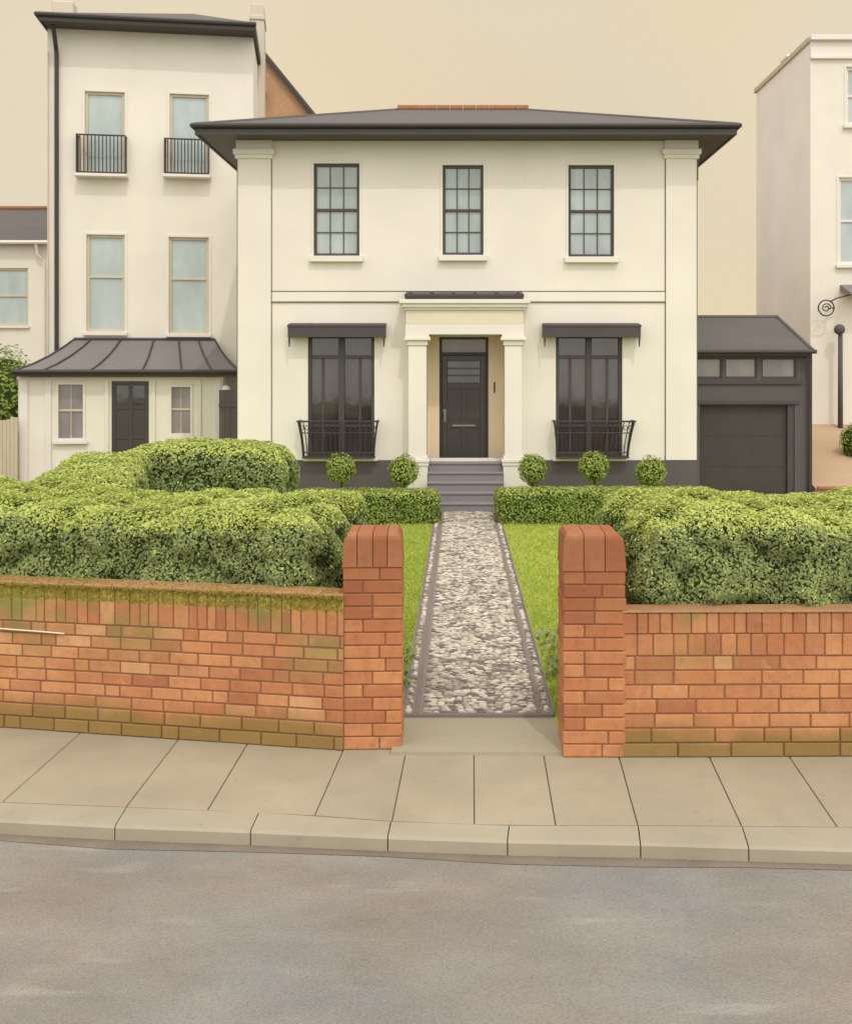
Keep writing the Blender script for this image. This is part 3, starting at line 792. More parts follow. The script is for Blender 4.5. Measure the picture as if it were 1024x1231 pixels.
# recessed lobby
a,b,c,d = porch_hole; DO = .6
lob = MB(); fl = V.z(552, off=DO)
lob.add([(a,.0,c),(a,DO,c),(a,DO,d),(a,.0,d)],[(0,1,2,3)]); lob.add([(b,0,c),(b,DO,c),(b,DO,d),(b,0,d)],[(0,1,2,3)])
lob.add([(a,0,d-.002),(b,0,d-.002),(b,DO,d-.002),(a,DO,d-.002)],[(0,1,2,3)])
da, db, dz0, dz1 = V.x(528,DO), V.x(587,DO), V.z(551.5,off=DO), V.z(405,off=DO)
lob.wall(a, b, c-.2, d, [(da,db,dz0,dz1)], DO-.001, .1)
lob.build('porch_lining', M['beige'], villa)
dr = MB(); y = DO+.05
dr.box(da,da+.06,y-.05,y+.03,dz0,dz1,.006); dr.box(db-.06,db,y-.05,y+.03,dz0,dz1,.006); zt = V.z(425,off=DO)
dr.box(da+.06,db-.06,y-.05,y+.03,dz1-.05,dz1,.006); dr.box(da+.06,db-.06,y-.05,y+.03,zt-.04,zt+.03,.006)
dr.build('door_frame', M['iron'], villa)
fl_ = MB(); fl_.box(da+.06,db-.06,y,y+.012,zt+.03,dz1-.05); fl_.build('fanlight', M['glass_slate'], villa)
d2 = MB(); dx0, dx1, dzz0, dzz1 = da+.065, db-.065, dz0+.02, zt-.045
st = .12
d2.box(dx0,dx0+st,y-.02,y+.03,dzz0,dzz1,.004); d2.box(dx1-st,dx1,y-.02,y+.03,dzz0,dzz1,.004)
zA, zB, zC, zD = V.z(518,off=DO), V.z(510,off=DO), V.z(466,off=DO), V.z(444,off=DO)
for z_, h_ in ((dzz0,.2),(zB-.08,.16),(V.z(464,off=DO)-.06,.12),(dzz1-.12,.12)): d2.box(dx0+st,dx1-st,y-.019,y+.03,z_,z_+h_,.004)
xm = (dx0+dx1)/2; d2.box(xm-.05,xm+.05,y-.018,y+.03,dzz0+.2,V.z(464,off=DO)-.06,.004)
d2.box(dx0+st,dx1-st,y+.01,y+.025,dzz0+.2,dzz1-.12)
door = d2.build('front_door', M['door'], villa)
MB().box(dx0+st+.01,dx1-st-.01,y+.001,y+.009,V.z(463,off=DO)+.06,dzz1-.13,.002).build('pane', M['glass_dark'], door)
gb_ = MB()
for k in (1,2): zk = lerp(V.z(463,off=DO)+.06,dzz1-.13,k/3); gb_.box(dx0+st,dx1-st,y-.014,y-.001,zk-.018,zk+.018,.003)
gb_.build('glazing_bar', M['door'], door)
h = MB(); h.tube([(dx0+.06,y-.06,V.z(505,off=DO)),(dx0+.06,y-.07,V.z(500,off=DO)),(dx0+.06,y-.06,V.z(494,off=DO))],.018,8); h.box(dx0+.03,dx0+.09,y-.03,y-.02,V.z(507,off=DO),V.z(492,off=DO),.004); h.build('handle', M['brass'], door)
h = MB(); h.box(xm-.26,xm+.26,y-.035,y-.021,V.z(512.5,off=DO),V.z(510.5,off=DO),.004); h.build('letter_plate', M['brass'], door)
MB().box(V.x(593.5,DO-.03),V.x(595.2,DO-.03),DO-.022,DO-.002,V.z(472,off=DO),V.z(459,off=DO),.004).build('doorbell', M['iron'], villa)
# steps
stp = MB(); nos = MB(); z_top = dz0-.004; n = 5; zb = PZ-.02
for k in range(n):
    zt_ = z_top - k*(z_top-zb)/n; zb_ = z_top-(k+1)*(z_top-zb)/n
    yf = PO-.02-.0 - k*.27 + .25
    ya_ = yf if k else yf
    w0, w1 = (516,604) if k < 4 else (527,600)
    if k < 3: x_a, x_b = ex(514)+.004, ex(605)-.004
    elif k == 3: x_a, x_b = ex(513), ex(606)
    else: x_a, x_b = V.x(524,-1.2), V.x(601,-1.2)
    back = DO-.005 if k == 0 else yf+.30
    stp.box(x_a, x_b, yf, back, GZ if k else zb_-.3, zt_-.0-.0*k, .012)
    nos.box(x_a+.004, x_b-.004, yf-.012, yf-.001, zt_-.055, zt_-.03, .004)  # darker brown strip just below each tread edge
so = stp.build('steps', M['step'], villa); nos.build('nosing', M['nosing'], so)

# hipped roof
OV = .75
eX0, eX1 = V.x(234,-OV), V.x(886,-OV); zE0 = V.z(161.5,off=-OV); zE1 = V.z(150,off=-OV)
eY0, eY1 = -OV, DEPTH+OV
RY = DEPTH/2; RZ = V.z(131.5, off=RY); rX0, rX1 = V.x(478,RY), V.x(628,RY)
rf = MB(); zs = zE1+.02
rf.add([(eX0,eY0,zs),(eX1,eY0,zs),(eX1,eY1,zs),(eX0,eY1,zs),(rX0,RY,RZ),(rX1,RY,RZ)], [(0,1,5,4),(1,2,5),(2,3,4,5),(3,0,4)])
for (p, q) in (((eX0,eY0,zs),(rX0,RY,RZ)), ((eX1,eY0,zs),(rX1,RY,RZ))): rf.tube([p,q], .045, 6)
roof = rf.build('roof', M['slate'], villa)
fs = MB(); t = .06
# soffit and fascia
fs.box(eX0+.05,eX1-.05,eY0+.05,eY1-.05,zE0+.03,zE0+.06)
fs.box(eX0,eX1,eY0,eY0+.05,zE0,zE1-.07,.006); fs.box(eX0,eX1,eY1-.05,eY1,zE0,zE1-.07,.006)
fs.box(eX0,eX0+.05,eY0+.05,eY1-.05,zE0,zE1-.07,.006); fs.box(eX1-.05,eX1,eY0+.05,eY1-.05,zE0,zE1-.07,.006)
fs.build('fascia', M['black'], roof)
gt = MB(); r_ = .055
gz = zE1-.015
gt.tube([(eX0-.04,eY0-.045,gz),(eX1+.04,eY0-.045,gz)], r_, 10); gt.tube([(eX0-.045,eY0-.05,gz),(eX0-.045,eY1,gz)], r_, 10); gt.tube([(eX1+.045,eY0-.05,gz),(eX1+.045,eY1,gz)], r_, 10)
gt.build('gutter', M['iron'], roof)
rt = MB(); x = rX0
while x < rX1-.05:
    rt.tube([(x,RY,RZ+.02),(x+.34,RY,RZ+.02)], .11, 8); x += .35
rt.build('ridge_tile', M['terracotta'], roof)
# cornice under eave and side brackets
MB().box(X0+.05,X1-.05,-.045,-.001,ZE-.07,ZE-.002,.01).build('cornice', M['stucco'], villa)
dp = MB(); dp.tube([(X1+.07,.25,zE0+.02),(X1+.07,.25,V.z(214))], .05, 8); dp.build('downpipe', M['iron'], villa)

# ================================================================== GARAGE
GR = Frame(0, 24.6); gy = 24.6
gar = empty('garage', (0,gy,0), 0, 'dark grey single garage with slate roof attached to the right of the villa', 'garage')
gx0, gx1 = X1+.004, GR.x(971); gz1 = GR.z(424)
gw = [ (GR.x(a), GR.x(b), GR.z(455), GR.z(430)) for a,b in ((822,868),(871,910),(915,957)) ]
gd = (GR.x(838)+.06, GR.x(955), GZ, GR.z(487))
gw[0] = (gx0+.05, gw[0][1], gw[0][2], gw[0][3])
mb = MB(); mb.wall(gx0, gx1, GZ, gz1, gw+[gd], 0, .14); mb.shell(gx0, gx1, 0, 5.5, GZ, gz1); mb.build('wall', M['darkgrey'], gar)
for r in gw:
    w = MB(); a,b,c,d = r; y = .06
    w.box(a,a+.04,y-.04,y+.02,c,d,.004); w.box(b-.04,b,y-.04,y+.02,c,d,.004); w.box(a+.04,b-.04,y-.04,y+.02,c,c+.05,.004); w.box(a+.04,b-.04,y-.04,y+.02,d-.04,d,.004)
    w = w.build('window', M['black'], gar); MB().box(a+.03,b-.03,y,y+.012,c+.03,d-.03).build('glass', M['glass_slate'], w)
MB().box(gx0+.01,gw[2][1]+.12,-.05,-.001,GR.z(462),GR.z(456.5),.008).build('window_sill', M['black'], gar)
MB().box(gx0+.01,gd[1]+.1,-.04,-.001,gd[3]+.02,gd[3]+.10,.008).build('lintel', M['black'], gar)
d = MB(); a,b,c,dd = gd; 
for k in range(3):
    z0_, z1_ = lerp(c,dd,k/3), lerp(c,dd,(k+1)/3); d.box(a+.005,b-.16,.12,.135,z0_+.003,z1_-.003,.003)
d.box(a+.006,b-.161,.128,.138,c,dd-.002); gdo = d.build('garage_door', M['gdoor'], gar)
MB().box(b-.16,b-.002,.03,.138,c,dd,.006).build('door_post', M['black'], gar)
rz0 = GR.z(421,off=-.25); ry = 2.6; rz1 = GR.z(381,off=ry)
r = MB(); ex1 = GR.x(977,-.25); rx1 = GR.x(934,ry)
r.add([(gx0,-.25,rz0),(ex1,-.25,rz0),(ex1,5.6,rz0),(gx0,5.6,rz0),(gx0,ry,rz1),(rx1,ry,rz1)],[(0,1,5,4),(1,2,5),(2,3,4,5),(0,4,3)])
r.tube([(ex1,-.25,rz0),(rx1,ry,rz1)],.05,6); r.tube([(gx0,ry,rz1),(rx1,ry,rz1)],.06,6)
gro = r.build('roof', M['slate'], gar)
f = MB(); f.box(gx0,ex1-.01,-.24,-.0,rz0-.13,rz0-.008,.008); f.box(gx1,ex1-.01,0,5.5,rz0-.13,rz0-.008,.008); f.tube([(gx0,-.29,rz0-.03),(ex1+.07,-.29,rz0-.03)],.05,8); f.build('gutter', M['iron'], gro)
MB().tube([(gx1+.02,-.1,rz0-.1),(gx1+.02,-.09,GZ)],.05,8).build('downpipe', M['iron'], gar)

# ================================================================== LEFT TOWNHOUSE
rotT = math.radians(8.5); Y0 = 29.0; T = Frame(wx(57,Y0), Y0, rotT)
town = empty('townhouse', (T.X0,T.Y0,0), rotT, 'tall narrow cream townhouse with low grey porch, left of the villa', 'house')
tw1 = T.x(304.5); TG = .1
def tr(px0,px1,py0,py1,off=0):
    xm = (px0+px1)/2; return (T.x(px0,off),T.x(px1,off),T.z(py1,xm,off),T.z(py0,xm,off))
th_ = [tr(102,150,110,208), tr(204,251,113,209), tr(104,150,282,399), tr(203,251,285,401)]
zTL = T.z(24,68); TD = 9.0
mb = MB(); mb.wall(0, tw1, TG, zTL, th_, 0, .15); mb.shell(0, tw1, 0, TD, TG, zTL); mb.build('wall', M['stucco_far'], town)
for k, r in enumerate(th_):
    w = sash(town, r, .1, 1, 1, M['timber'], M['glass_pale'], .075, .02, midbar=(k >= 2), sill=(.08,.1,.12), surround=.07, tall_split=.57)
for px0,px1,py0,py1 in ((91,151,161,208),(197,251,166,209)):
    a,b,c,d = tr(px0,px1,py0,py1,-.3); m = MB()
    m.box(a,b,-.32,-.28,d-.04,d,.006); m.box(a,b,-.32,-.28,c,c+.05,.006)
    for s_x in (a+.02,b-.02):
        m.box(s_x-.018,s_x+.018,-.278,-.003,d-.04,d-.002,.004); m.box(s_x-.018,s_x+.018,-.278,-.003,c,c+.045,.004)
        for q in (.06,.12,.18,.24): m.box(s_x-.01,s_x+.01,-.28+q-.01,-.28+q+.01,c+.045,d-.04)
    n = 13
    for k in range(n+1): xk = lerp(a+.015,b-.015,k/n); m.box(xk-.014,xk+.014,-.314,-.286,c+.05,d-.04,.003)
    bl_ = m.build('balcony', M['iron'], town)
    MB().box(a-.04,b+.04,-.36,-.001,c-.09,c-.004,.012).build('ledge', M['trim'], bl_)
# roof
zF0 = T.z(24,45,-.75); zF1 = T.z(14,45,-.75); ea, eb_ = T.x(46,-.75), tw1+.10
r = MB(); rz = zF1+1.75
r.add([(ea,-.75,zF1),(eb_,-.75,zF1),(eb_,TD+.6,zF1),(ea,TD+.6,zF1),((ea+eb_)/2+.7,4.0,rz),((ea+eb_)/2+.7,5.0,rz)],[(0,1,4),(1,2,5,4),(2,3,5),(3,0,4,5)])
tro = r.build('roof', M['slate'], town)
f = MB(); zs_ = zTL+.0
f.box(ea+.04,eb_-.04,-.70,TD+.55,zF0+.04,zF0+.07); f.box(ea,eb_,-.75,-.70,zF0,zF1-.01,.008)
f.box(ea,ea+.05,-.70,TD+.6,zF0,zF1-.01,.008); f.box(eb_-.05,eb_,-.70,TD+.6,zF0,zF1-.01,.008)
f.tube([(ea-.05,-.80,zF1-.05),(eb_+.02,-.80,zF1-.05)],.06,8); f.tube([(ea-.05,-.8,zF1-.05),(ea-.05,TD,zF1-.05)],.06,8)
f.build('fascia', M['black'], tro)
MB().box(.0,tw1,-.06,-.001,zTL-.22,zTL+.03,.01).build('cornice', M['trim'], town)
px_ = T.x(68,-.1); MB().tube([(px_,-.5,zF0-.02),(px_,-.12,zTL-.9),(px_,-.1,zTL-1.1),(px_,-.1,T.z(425,68))],.06,8).build('drainpipe', M['iron'], town)
MB().tube([(.03,-.06,zTL-.9),(.03,-.06,T.z(425,60))],.022,6).build('waste_pipe', M['timber'], town)
# chimneys
off = 2.5
a = T.x(301,off); b = T.x(317.5,off); zc1 = T.z(4,310,off)
ch = MB(); ch.box(a,b,off,off+1.1,TG,zc1,.02); ch.box(a-.03,b+.03,off-.04,off+1.14,zc1-.5,zc1-.36,.02); ch = ch.build('chimney', M['stack'], town)
a = T.x(62,5); b = T.x(88,5); MB().box(a,b,5,5.6,zF1+.35,T.z(0,70,5),.03).build('chimney', M['stack'], town)
# porch
PF = -1.7
pw = [tr(67,103,459,530,PF), tr(203,232,462,524,PF)]; pd = tr(134,179,458,600,PF); pd = (pd[0],pd[1],TG+.02,pd[3])
pa, pb_ = T.x(22,PF), T.x(268,PF); pz1 = T.z(452,140,PF)
mb = MB(); mb.wall(pa, pb_, TG, pz1, pw+[pd], PF, .12)
mb.add([(pa,PF,TG),(pa,-.003,TG),(pa,-.003,pz1),(pa,PF,pz1)],[(0,1,2,3)]); mb.add([(pb_,PF,TG),(pb_,-.003,TG),(pb_,-.003,pz1),(pb_,PF,pz1)],[(0,1,2,3)])
mb.build('porch_wall', M['stucco_far'], town)
pi = MB()
for p0,p1 in ((24,34),(54,62),(126,131),(182,187),(236,242),(258,266)): pi.box(T.x(p0,PF),T.x(p1,PF),PF-.05,PF-.001,TG,pz1-.06,.008)
pi.box(pa-.02,pb_+.02,PF-.07,PF-.001,pz1-.1,pz1-.02,.01); pi.build('porch_trim', M['trim'], town)
for k, r in enumerate(pw):
    a,b,c,d = r; w = MB(); y = PF+.07; e = .07
    w.box(a,a+e,y-.1,y+.02,c,d,.006); w.box(b-e,b,y-.1,y+.02,c,d,.006); w.box(a+e,b-e,y-.1,y+.02,c,c+e,.006); w.box(a+e,b-e,y-.1,y+.02,d-e,d,.006)
    w = w.build('porch_window', M['trim'], town)
    MB().box(a+e-.01,b-e+.01,y,y+.012,c+e-.01,d-e+.01).build('glass', M['glass_slate'], w)
    bars = MB(); zm = lerp(c+e,d-e,.52); bars.box(a+e,b-e,y-.035,y-.001,zm-.03,zm+.03,.004); bars.box((a+b)/2-.012,(a+b)/2+.012,y-.03,y-.001,c+e,d-e,.003); bars.build('glazing_bar', M['timber'], w)
    MB().box(a-.06,b+.06,PF-.12,y-.1,c-.08,c+.003,.01).build('sill', M['trim'], w)
a,b,c,d = pd; dd_ = MB(); y = PF+.08; 
dd_.box(a,b,y,y+.04,c,d); xm=(a+b)/2
dd_.box(a,a+.1,y-.025,y-.001,c,d,.005); dd_.box(b-.1,b,y-.025,y-.001,c,d,.005); dd_.box(xm-.05,xm+.05,y-.024,y-.001,c,d,.005)
for z_ in (d-.1, d-.75, d-1.55, c+.02): dd_.box(a+.1,b-.1,y-.022,y-.001,z_,z_+.1,.005)
pdoor = dd_.build('porch_door', M['door'], town)
MB().box(a+.12,b-.12,y-.006,y-.0015,d-.66,d-.12).build('pane', M['glass_dark'], pdoor)
lm = MB(); lc = (T.x(271.5,PF-.1),PF-.1,T.z(468,272,PF)); lm.ball(lc,.12,12); lm.box(lc[0]-.05,lc[0]+.05,PF-.02,PF+.05,lc[2]-.06,lc[2]+.1,.01); lm.build('wall_lamp', M['stucco_side'], town, True)
# porch roof, swept and ribbed
pr = MB(); EO = PF-.35
e0, e1 = T.x(17,EO), T.x(287,EO); ez0, ez1 = T.z(452,140,EO), T.z(446,140,EO)
t0, t1 = T.x(90,-.01), T.x(258,-.01); tz = T.z(408,170,-.01)
prof = [0,.28,.55,.8,1.0]; pv = []
def rp(u, v):   # v 0 eave..1 top, concave sweep
    w = v; zz = lerp(ez1, tz, .55*w+.45*w*w) ; return (lerp(lerp(e0,e1,u), lerp(t0,t1,u), w), lerp(EO,-.012,w), zz)
nU = 16
vs = [rp(i/nU,v) for v in prof for i in range(nU+1)]
pr.add(vs, [(j*(nU+1)+i,j*(nU+1)+i+1,(j+1)*(nU+1)+i+1,(j+1)*(nU+1)+i) for j in range(len(prof)-1) for i in range(nU)])
for s_x, xe in ((0,e0),(1,e1)):   # end slopes back to the wall
    vs = []
    for v in prof:
        p = rp(s_x,v); vs.append(p); vs.append((p[0] if False else lerp(xe,(t0,t1)[s_x],v), -.011, p[2]))
    pr.add(vs, [(2*j,2*j+2,2*j+3,2*j+1) for j in range(len(prof)-1)])
po = pr.build('porch_roof', M['lead'], town, smooth=False)
rb = MB()
for u in (0,.12,.33,.56,.74,.88,1): rb.tube([(p[0],p[1],p[2]+.015) for p in (rp(u,v) for v in (0,.1,.28,.55,.8,1))], .028, 6)
rb.tube([(t0,-.03,tz+.01),(t1,-.03,tz+.01)],.05,6); rb.build('roof_seam', M['black'], po)
f = MB(); f.box(e0,e1,EO-.0,EO+.05,ez0,ez1+.005,.008); f.box(e0,e0+.05,EO+.05,-.003,ez0,ez1+.005,.008); f.box(e1-.05,e1,EO+.05,-.003,ez0,ez1+.005,.008)
f.box(e0+.05,e1-.05,EO+.05,-.003,ez0+.03,ez0+.05); f.tube([(e0-.03,EO-.05,ez1-.01),(e1+.05,EO-.05,ez1-.01)],.055,8)
f.build('fascia', M['iron'], po)

# side gate between townhouse porch and villa
gt_ = empty('side_gate', (-6.35,27.2,0), 0, 'grey board side gate between the townhouse porch and the villa', 'gate')
m = MB()
for k in range(8): m.box(k*.155+.003,k*.155+.15,0,.03,.1,2.55,.006)
m.build('boards', M['darkgrey'], gt_); [MB().box(0,1.24,-.03,-.002,z_,z_+.1,.005).build('rail', M['darkgrey'], gt_) for z_ in (.5,2.1)]

# brick gable behind
GB = Frame(0, 36.5)
gb = empty('gabled_house', (0,36.5,0), 0, 'brown brick gable with dark sloping verge behind the villa roof', 'house')
xa, xb = GB.x(292), GB.x(378); zl = GB.z(139); za = GB.z(68,318)
xp = GB.x(319)
poly = [(xa,0.1),(xb,0.1),(xb,zl-.1),(xp,za),(xa-.2,za-.5),(xa-.2,.1)]
MB().front(poly, 0, 6).build('wall', M['brown_brick'], gb)
v = MB(); v.front([(xb+.25,zl-.42),(xb+.28,zl-.22),(xp-.02,za+.2),(xp-.04,za+.02)], -.12, 6.1); v.front([(xp-.06,za+.2),(xp-.06,za),(xa-.3,za-.55),(xa-.3,za-.35)],-.12,6.1); v.build('roof', M['slate'], gb)
v = MB(); v.front([(xb+.25,zl-.44),(xb+.25,zl-.30),(xp-.0,za+.09),(xp-.02,za-.04)], -.2, -.121); v.build('verge_board', M['iron'], gb)

# ================================================================== FAR LEFT COTTAGE
CF = Frame(0, 38.0)
ct = empty('cottage', (0,38,0), 0, 'small pale house with grey roof at the far left edge, beyond the townhouse', 'house')
ca, cb2 = CF.x(-140), CF.x(62); cz = CF.z(291)
cwn = [(CF.x(-16),CF.x(34),CF.z(392),CF.z(322)), (CF.x(-110),CF.x(-60),CF.z(392),CF.z(322))]
mb = MB(); mb.wall(ca, cb2, .1, cz, cwn, 0, .15); mb.shell(ca, cb2, 0, 6, .1, cz); mb.build('wall', M['stucco_far'], ct)
for r in cwn: sash(ct, r, .1, 1, 1, M['timber'], M['glass_pale'], .08, .02, sill=(.06,.08,.1), tall_split=.52)
r = MB(); z0_, z1_ = CF.z(289,off=-.3), CF.z(251,off=2.4)
r.add([(ca-.3,-.3,z0_),(cb2+.2,-.3,z0_),(cb2+.2,2.4,z1_),(ca-.3,2.4,z1_),(cb2+.2,5.5,z0_),(ca-.3,5.5,z0_)],[(0,1,2,3),(3,2,4,5),(1,4,2),(0,3,5)])
r = r.build('roof', M['slate'], ct)
MB().tube([(ca-.3,2.4,z1_+.03),(cb2+.2,2.4,z1_+.03)],.09,8).build('ridge_tile', M['terracotta'], r)
MB().tube([(ca-.3,-.34,z0_-.06),(cb2+.2,-.34,z0_-.06)],.07,8).build('gutter', M['trim'], r)
MB().tube([(CF.x(47),-.3,z0_-.1),(CF.x(48),-.2,z0_-.5),(CF.x(54),-.08,z0_-.75),(CF.x(54.5),-.08,.2)],.05,8).build('downpipe', M['trim'], ct)
# shrub and fence at the far left
sh = empty('shrub', (wx(-4,31.5),31.5,0), 0, 'large olive shrub at the left edge, under the small far house', 'shrub')
MB().ball((0,0,1.9),1.35,14,1.1,.2).build('twigs', M['twig'], sh, True)
leafball((0,0,1.9),1.7,5200,.12,M['low'],sh,'foliage',1.05,.25,3.)
MB().tube([(0,0,0),(0.05,0,1.5)],[.1,.07],8).build('trunk', M['bark'], sh)
fe = empty('fence', (wx(-150,27),27,0), 0, 'pale board fence with sloping top at the far left, beside the townhouse porch', 'fence')
m = MB(); x = 0; e = wx(21,27)-wx(-150,27); k = 0
while x < e:
    zt_ = lerp(.9, wz(500,27), x/e); m.box(x+.004,x+.096,0,.025,.05,zt_+.02*math.sin(k*2.2),.004); x += .1; k += 1
m.build('boards', M['wood'], fe); m = MB(); m.box(0,e,.026,.07,.35,.43,.004); m.build('rail', M['wood'], fe)

# ================================================================== RIGHT NEIGHBOUR
R = Frame(wx(974,30), 30.0)
rh = empty('terrace_house', (R.X0,30,0), 0, 'tall cream house with plain side wall cut off by the right edge', 'house')
rw = 7.0; rz1 = R.z(50); rd = 30*(974-555)/(909-555)-30
win = [(R.x(1017),R.x(1062),R.z(150),R.z(80)), (R.x(1008),R.x(1062),R.z(318),R.z(213))]
mb = MB(); mb.wall(0, rw, .1, rz1, win, 0, .15); mb.add([(rw,0,.1),(rw,rd,.1),(rw,rd,rz1),(rw,0,rz1)],[(0,1,2,3)]); mb.add([(0,rd,.1),(rw,rd,.1),(rw,rd,rz1),(0,rd,rz1)],[(0,1,2,3)])
mb.build('wall', M['stucco_far'], rh)
MB().add([(0,0,.1),(0,rd,.1),(0,rd,rz1),(0,0,rz1)],[(0,1,2,3)]).build('side_wall', M['stucco_side'], rh)
for r in win: sash(rh, r, .1, 1, 1, M['trim'], M['glass_pale'], .08, .02, sill=(.1,.1,.12), surround=.06)
cn = MB(); cn.box(-.02,rw+.1,-.10,-.002,R.z(71),R.z(67),.01); cn.box(-.03,rw+.1,-.16,-.002,R.z(49),R.z(43),.01); cn.box(0,rw,-.03,-.002,R.z(67),R.z(49),.004)
cn.build('cornice', M['trim'], rh)
pp = MB(); pp.box(-.06,.14,-.0,rd+.1,rz1+.003,rz1+.16,.01); pp.build('parapet_coping', M['timber'], rh)
MB().add([(.14,0,rz1),(rw,0,rz1),(rw,rd,rz1+.02),(.14,rd,rz1+.02)],[(0,1,2,3)]).build('roof', M['slate'], rh)
c = MB(); oy = 3.2; c.box(R.x(944,oy)+.1,R.x(960,oy)+.3,oy,oy+.6,rz1,R.z(68,off=oy),.02); c.box(R.x(943,oy)+.05,R.x(961,oy)+.35,oy-.05,oy+.65,R.z(68,off=oy),R.z(65,off=oy),.01); c.build('chimney', M['stucco_side'], rh)
# iron scroll and canopy
sc_ = MB(); cx, cz_ = R.x(993,-.4), R.z(370,off=-.4); rr = 9.5*29.6/F
sc_.tube([(cx+rr*math.cos(t*math.pi/8),-.4,cz_+rr*math.sin(t*math.pi/8)) for t in range(17)],.022,6)
sc_.tube([(cx+rr*.62*(1-t/22)*math.cos(t*.55),-.4,cz_+rr*.62*(1-t/22)*math.sin(t*.55)) for t in range(18)],.018,6)
sc_.tube([(cx+rr*.5,-.4,cz_+rr*.8),(R.x(1006,-.4),-.4,R.z(358,off=-.4)),(R.x(1030,-.4),-.4,R.z(352,off=-.4))],.022,6)
sc_.tube([(cx+rr*.9,-.4,cz_),(cx+rr*.9,-.003,cz_)],.02,6)
sc_.build('scroll_bracket', M['iron'], rh)
cp = MB(); cp.prof([(-.75,R.z(356)),(-.75,R.z(353)),(-.002,R.z(342)),(-.002,R.z(350))], R.x(1016,-.4), R.x(1016)+4); cp.build('canopy', M['lead'], rh)
# dark post with round head
po_ = empty('bollard_post', (wx(1010,29.6),29.6,1.4), 0, 'slim dark post with a ball head against the right-hand cream house', 'post')
m = MB(); hz = wz(396,29.6)-1.4; m.tube([(0,0,0),(0,0,hz-.12)],[.075,.065],10); m.build('shaft', M['darkgrey'], po_, True)
m = MB(); m.ball((-.03,-.02,hz),.155,14); m.build('head', M['darkgrey'], po_, True)
# raised drive and its edging
d0, d1, dx_ = 24.4, 29.95, gx1+.13
MB().add([(dx_,d0,-.1),(20,d0,-.1),(20,d0,.28),(dx_,d0,.28),(20,d1,1.5),(dx_,d1,1.5),(20,38,1.5),(dx_,38,1.5),(dx_,38,-.1),(20,38,-.1)],
         [(0,1,2,3),(3,2,4,5),(5,4,6,7),(0,3,5,7,8),(7,6,9,8),(1,9,6,4,2)]).build('driveway', M['drive'])['kind'] = 'structure'
MB().prism([(5.4,21.6),(20,21.6),(20,24.39),(5.4,24.56)], -.1, .065).build('forecourt', M['slab'])['kind'] = 'structure'
ed = MB(); ed.tube([(dx_+.02,d0-.03,.29),(13,d0-.03,.29)],.05,8); tag(ed.build('brick_edging', M['terracotta']), 'thin terracotta edging strip along the foot of the brown drive beside the garage', 'edging')
s2 = empty('shrub', (wx(1030,27),27,.7), 0, 'small green shrub beside the brown drive at the right edge', 'shrub')
MB().ball((0,0,wz(531,27)-.7),.36,12,1.2,.2).build('twigs', M['twig'], s2, True)
leafball((0,0,wz(531,27)-.7),.42,1300,.08,M['box'],s2,'foliage',1.15,.2,9.)
MB().tube([(0,0,-.1),(0,0,.3)],.03,6).build('trunk', M['bark'], s2)

# ================================================================== LIGHT, SKY, CAMERA
sd = Vector((.31,-1.0,1.42)).normalized()
elev = math.asin(sd.z); az = math.atan2(sd.x, sd.y)
sun = bpy.data.lights.new('sun', 'SUN'); sun.energy = .85; sun.angle = math.radians(1.0); sun.color = (1.0,.96,.90)
so = bpy.data.objects.new('sun', sun); COL.objects.link(so); so.rotation_euler = (-sd).to_track_quat('-Z','Y').to_euler()
w = bpy.data.worlds.new('World'); S.world = w; w.use_nodes = True
nt = w.node_tree; bg = nt.nodes['Background']; bg.inputs[1].default_value = .1
sky = nt.nodes.new('ShaderNodeTexSky'); sky.sky_type = 'NISHITA'; sky.sun_disc = False; sky.sun_elevation = elev; sky.sun_rotation = az
sky.dust_density = 4; sky.ozone_density = 1
tc = nt.nodes.new('ShaderNodeTexCoord')
dt = nt.nodes.new('ShaderNodeVectorMath'); dt.operation = 'DOT_PRODUCT'; dt.inputs[1].default_value = sd
nt.links.new(tc.outputs['Generated'], dt.inputs[0])
rp_ = nt.nodes.new('ShaderNodeValToRGB'); mr = nt.nodes.new('ShaderNodeMapRange')
nt.links.new(dt.outputs['Value'], mr.inputs[0]); mr.inputs[1].default_value = -1; mr.inputs[2].default_value = 1
nt.links.new(mr.outputs[0], rp_.inputs[0])
SKY = lin(226,211,179)
cr = rp_.color_ramp; cr.elements[0].position = 0; cr.elements[0].color = SKY; cr.elements[1].position = .42; cr.elements[1].color = SKY
for p_, c_ in ((.62,(1.1,1.04,.9,1)),(.8,(1.52,1.46,1.32,1)),(1.0,(1.7,1.64,1.5,1))):
    e = cr.elements.new(p_); e.color = c_
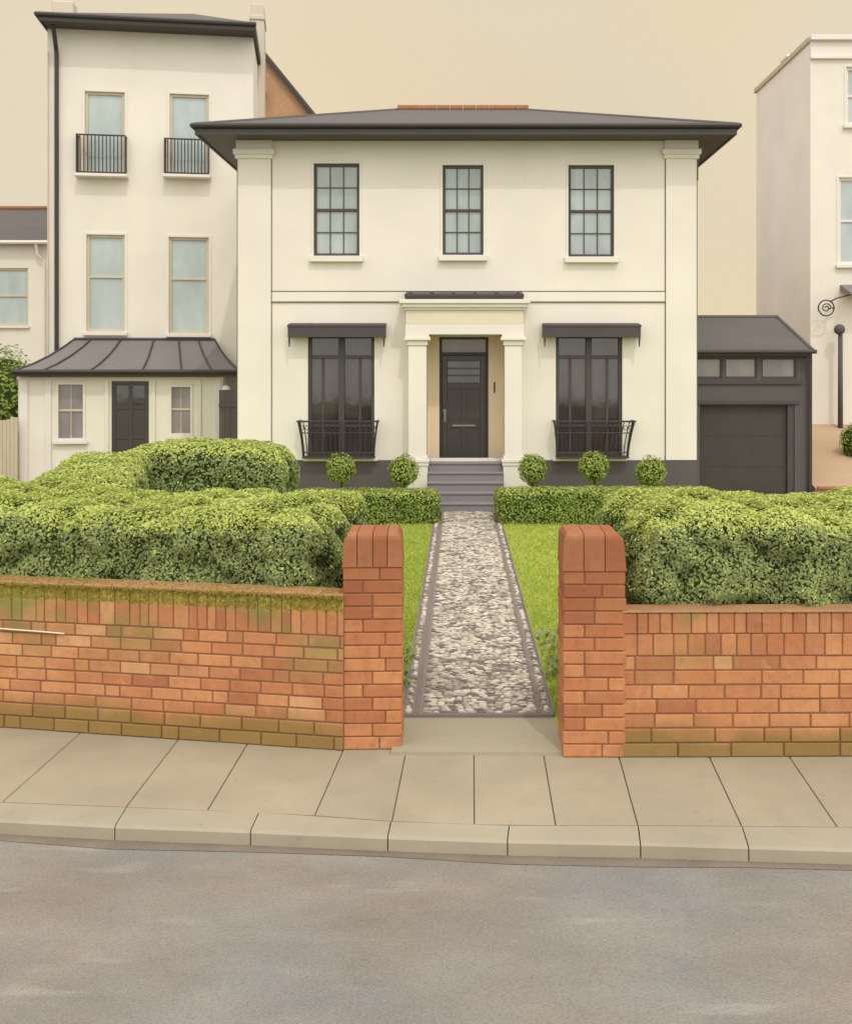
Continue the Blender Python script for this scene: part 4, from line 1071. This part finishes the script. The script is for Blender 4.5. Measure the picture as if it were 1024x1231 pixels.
ns = nt.nodes.new('ShaderNodeTexNoise'); ns.inputs['Scale'].default_value = 2.2; ns.inputs['Detail'].default_value = 6
nt.links.new(tc.outputs['Generated'], ns.inputs['Vector'])
nr = nt.nodes.new('ShaderNodeMapRange'); nr.inputs[1].default_value = .3; nr.inputs[2].default_value = .7; nr.inputs[3].default_value = 10.6; nr.inputs[4].default_value = 11.8
nt.links.new(ns.outputs['Fac'], nr.inputs[0])
n2 = nt.nodes.new('ShaderNodeTexNoise'); n2.inputs['Scale'].default_value = 3.1; n2.inputs['Detail'].default_value = 3
nt.links.new(tc.outputs['Generated'], n2.inputs['Vector'])
tint = nt.nodes.new('ShaderNodeValToRGB'); nt.links.new(n2.outputs['Fac'], tint.inputs[0])
tint.color_ramp.elements[0].position = .36; tint.color_ramp.elements[0].color = (1.02,.985,.945,1)
tint.color_ramp.elements[1].position = .62; tint.color_ramp.elements[1].color = (.955,.97,1.03,1)
tm = nt.nodes.new('ShaderNodeVectorMath'); tm.operation = 'MULTIPLY'
nt.links.new(rp_.outputs[0], tm.inputs[0]); nt.links.new(tint.outputs[0], tm.inputs[1])
ml = nt.nodes.new('ShaderNodeVectorMath'); ml.operation = 'SCALE'
nt.links.new(tm.outputs[0], ml.inputs[0]); nt.links.new(nr.outputs[0], ml.inputs['Scale'])
mx = nt.nodes.new('ShaderNodeMix'); mx.data_type = 'RGBA'; mx.inputs[0].default_value = .92
nt.links.new(sky.outputs[0], mx.inputs[6]); nt.links.new(ml.outputs[0], mx.inputs[7])
nt.links.new(mx.outputs[2], bg.inputs[0])

cam = bpy.data.cameras.new('camera'); co = bpy.data.objects.new('camera', cam); COL.objects.link(co)
cam.sensor_fit = 'HORIZONTAL'; cam.sensor_width = 36; cam.lens = 36*F/1024
cam.shift_x = -(CX-512)/1024; cam.shift_y = -(615.5-CY)/1024
cam.clip_end = 2000; co.location = (0,0,EYE); co.rotation_euler = (math.pi/2,0,0)
S.camera = co
S.view_settings.view_transform = 'Standard'; S.view_settings.look = 'None'; S.view_settings.exposure = 0; S.view_settings.gamma = 1
S.cycles.max_bounces = 8
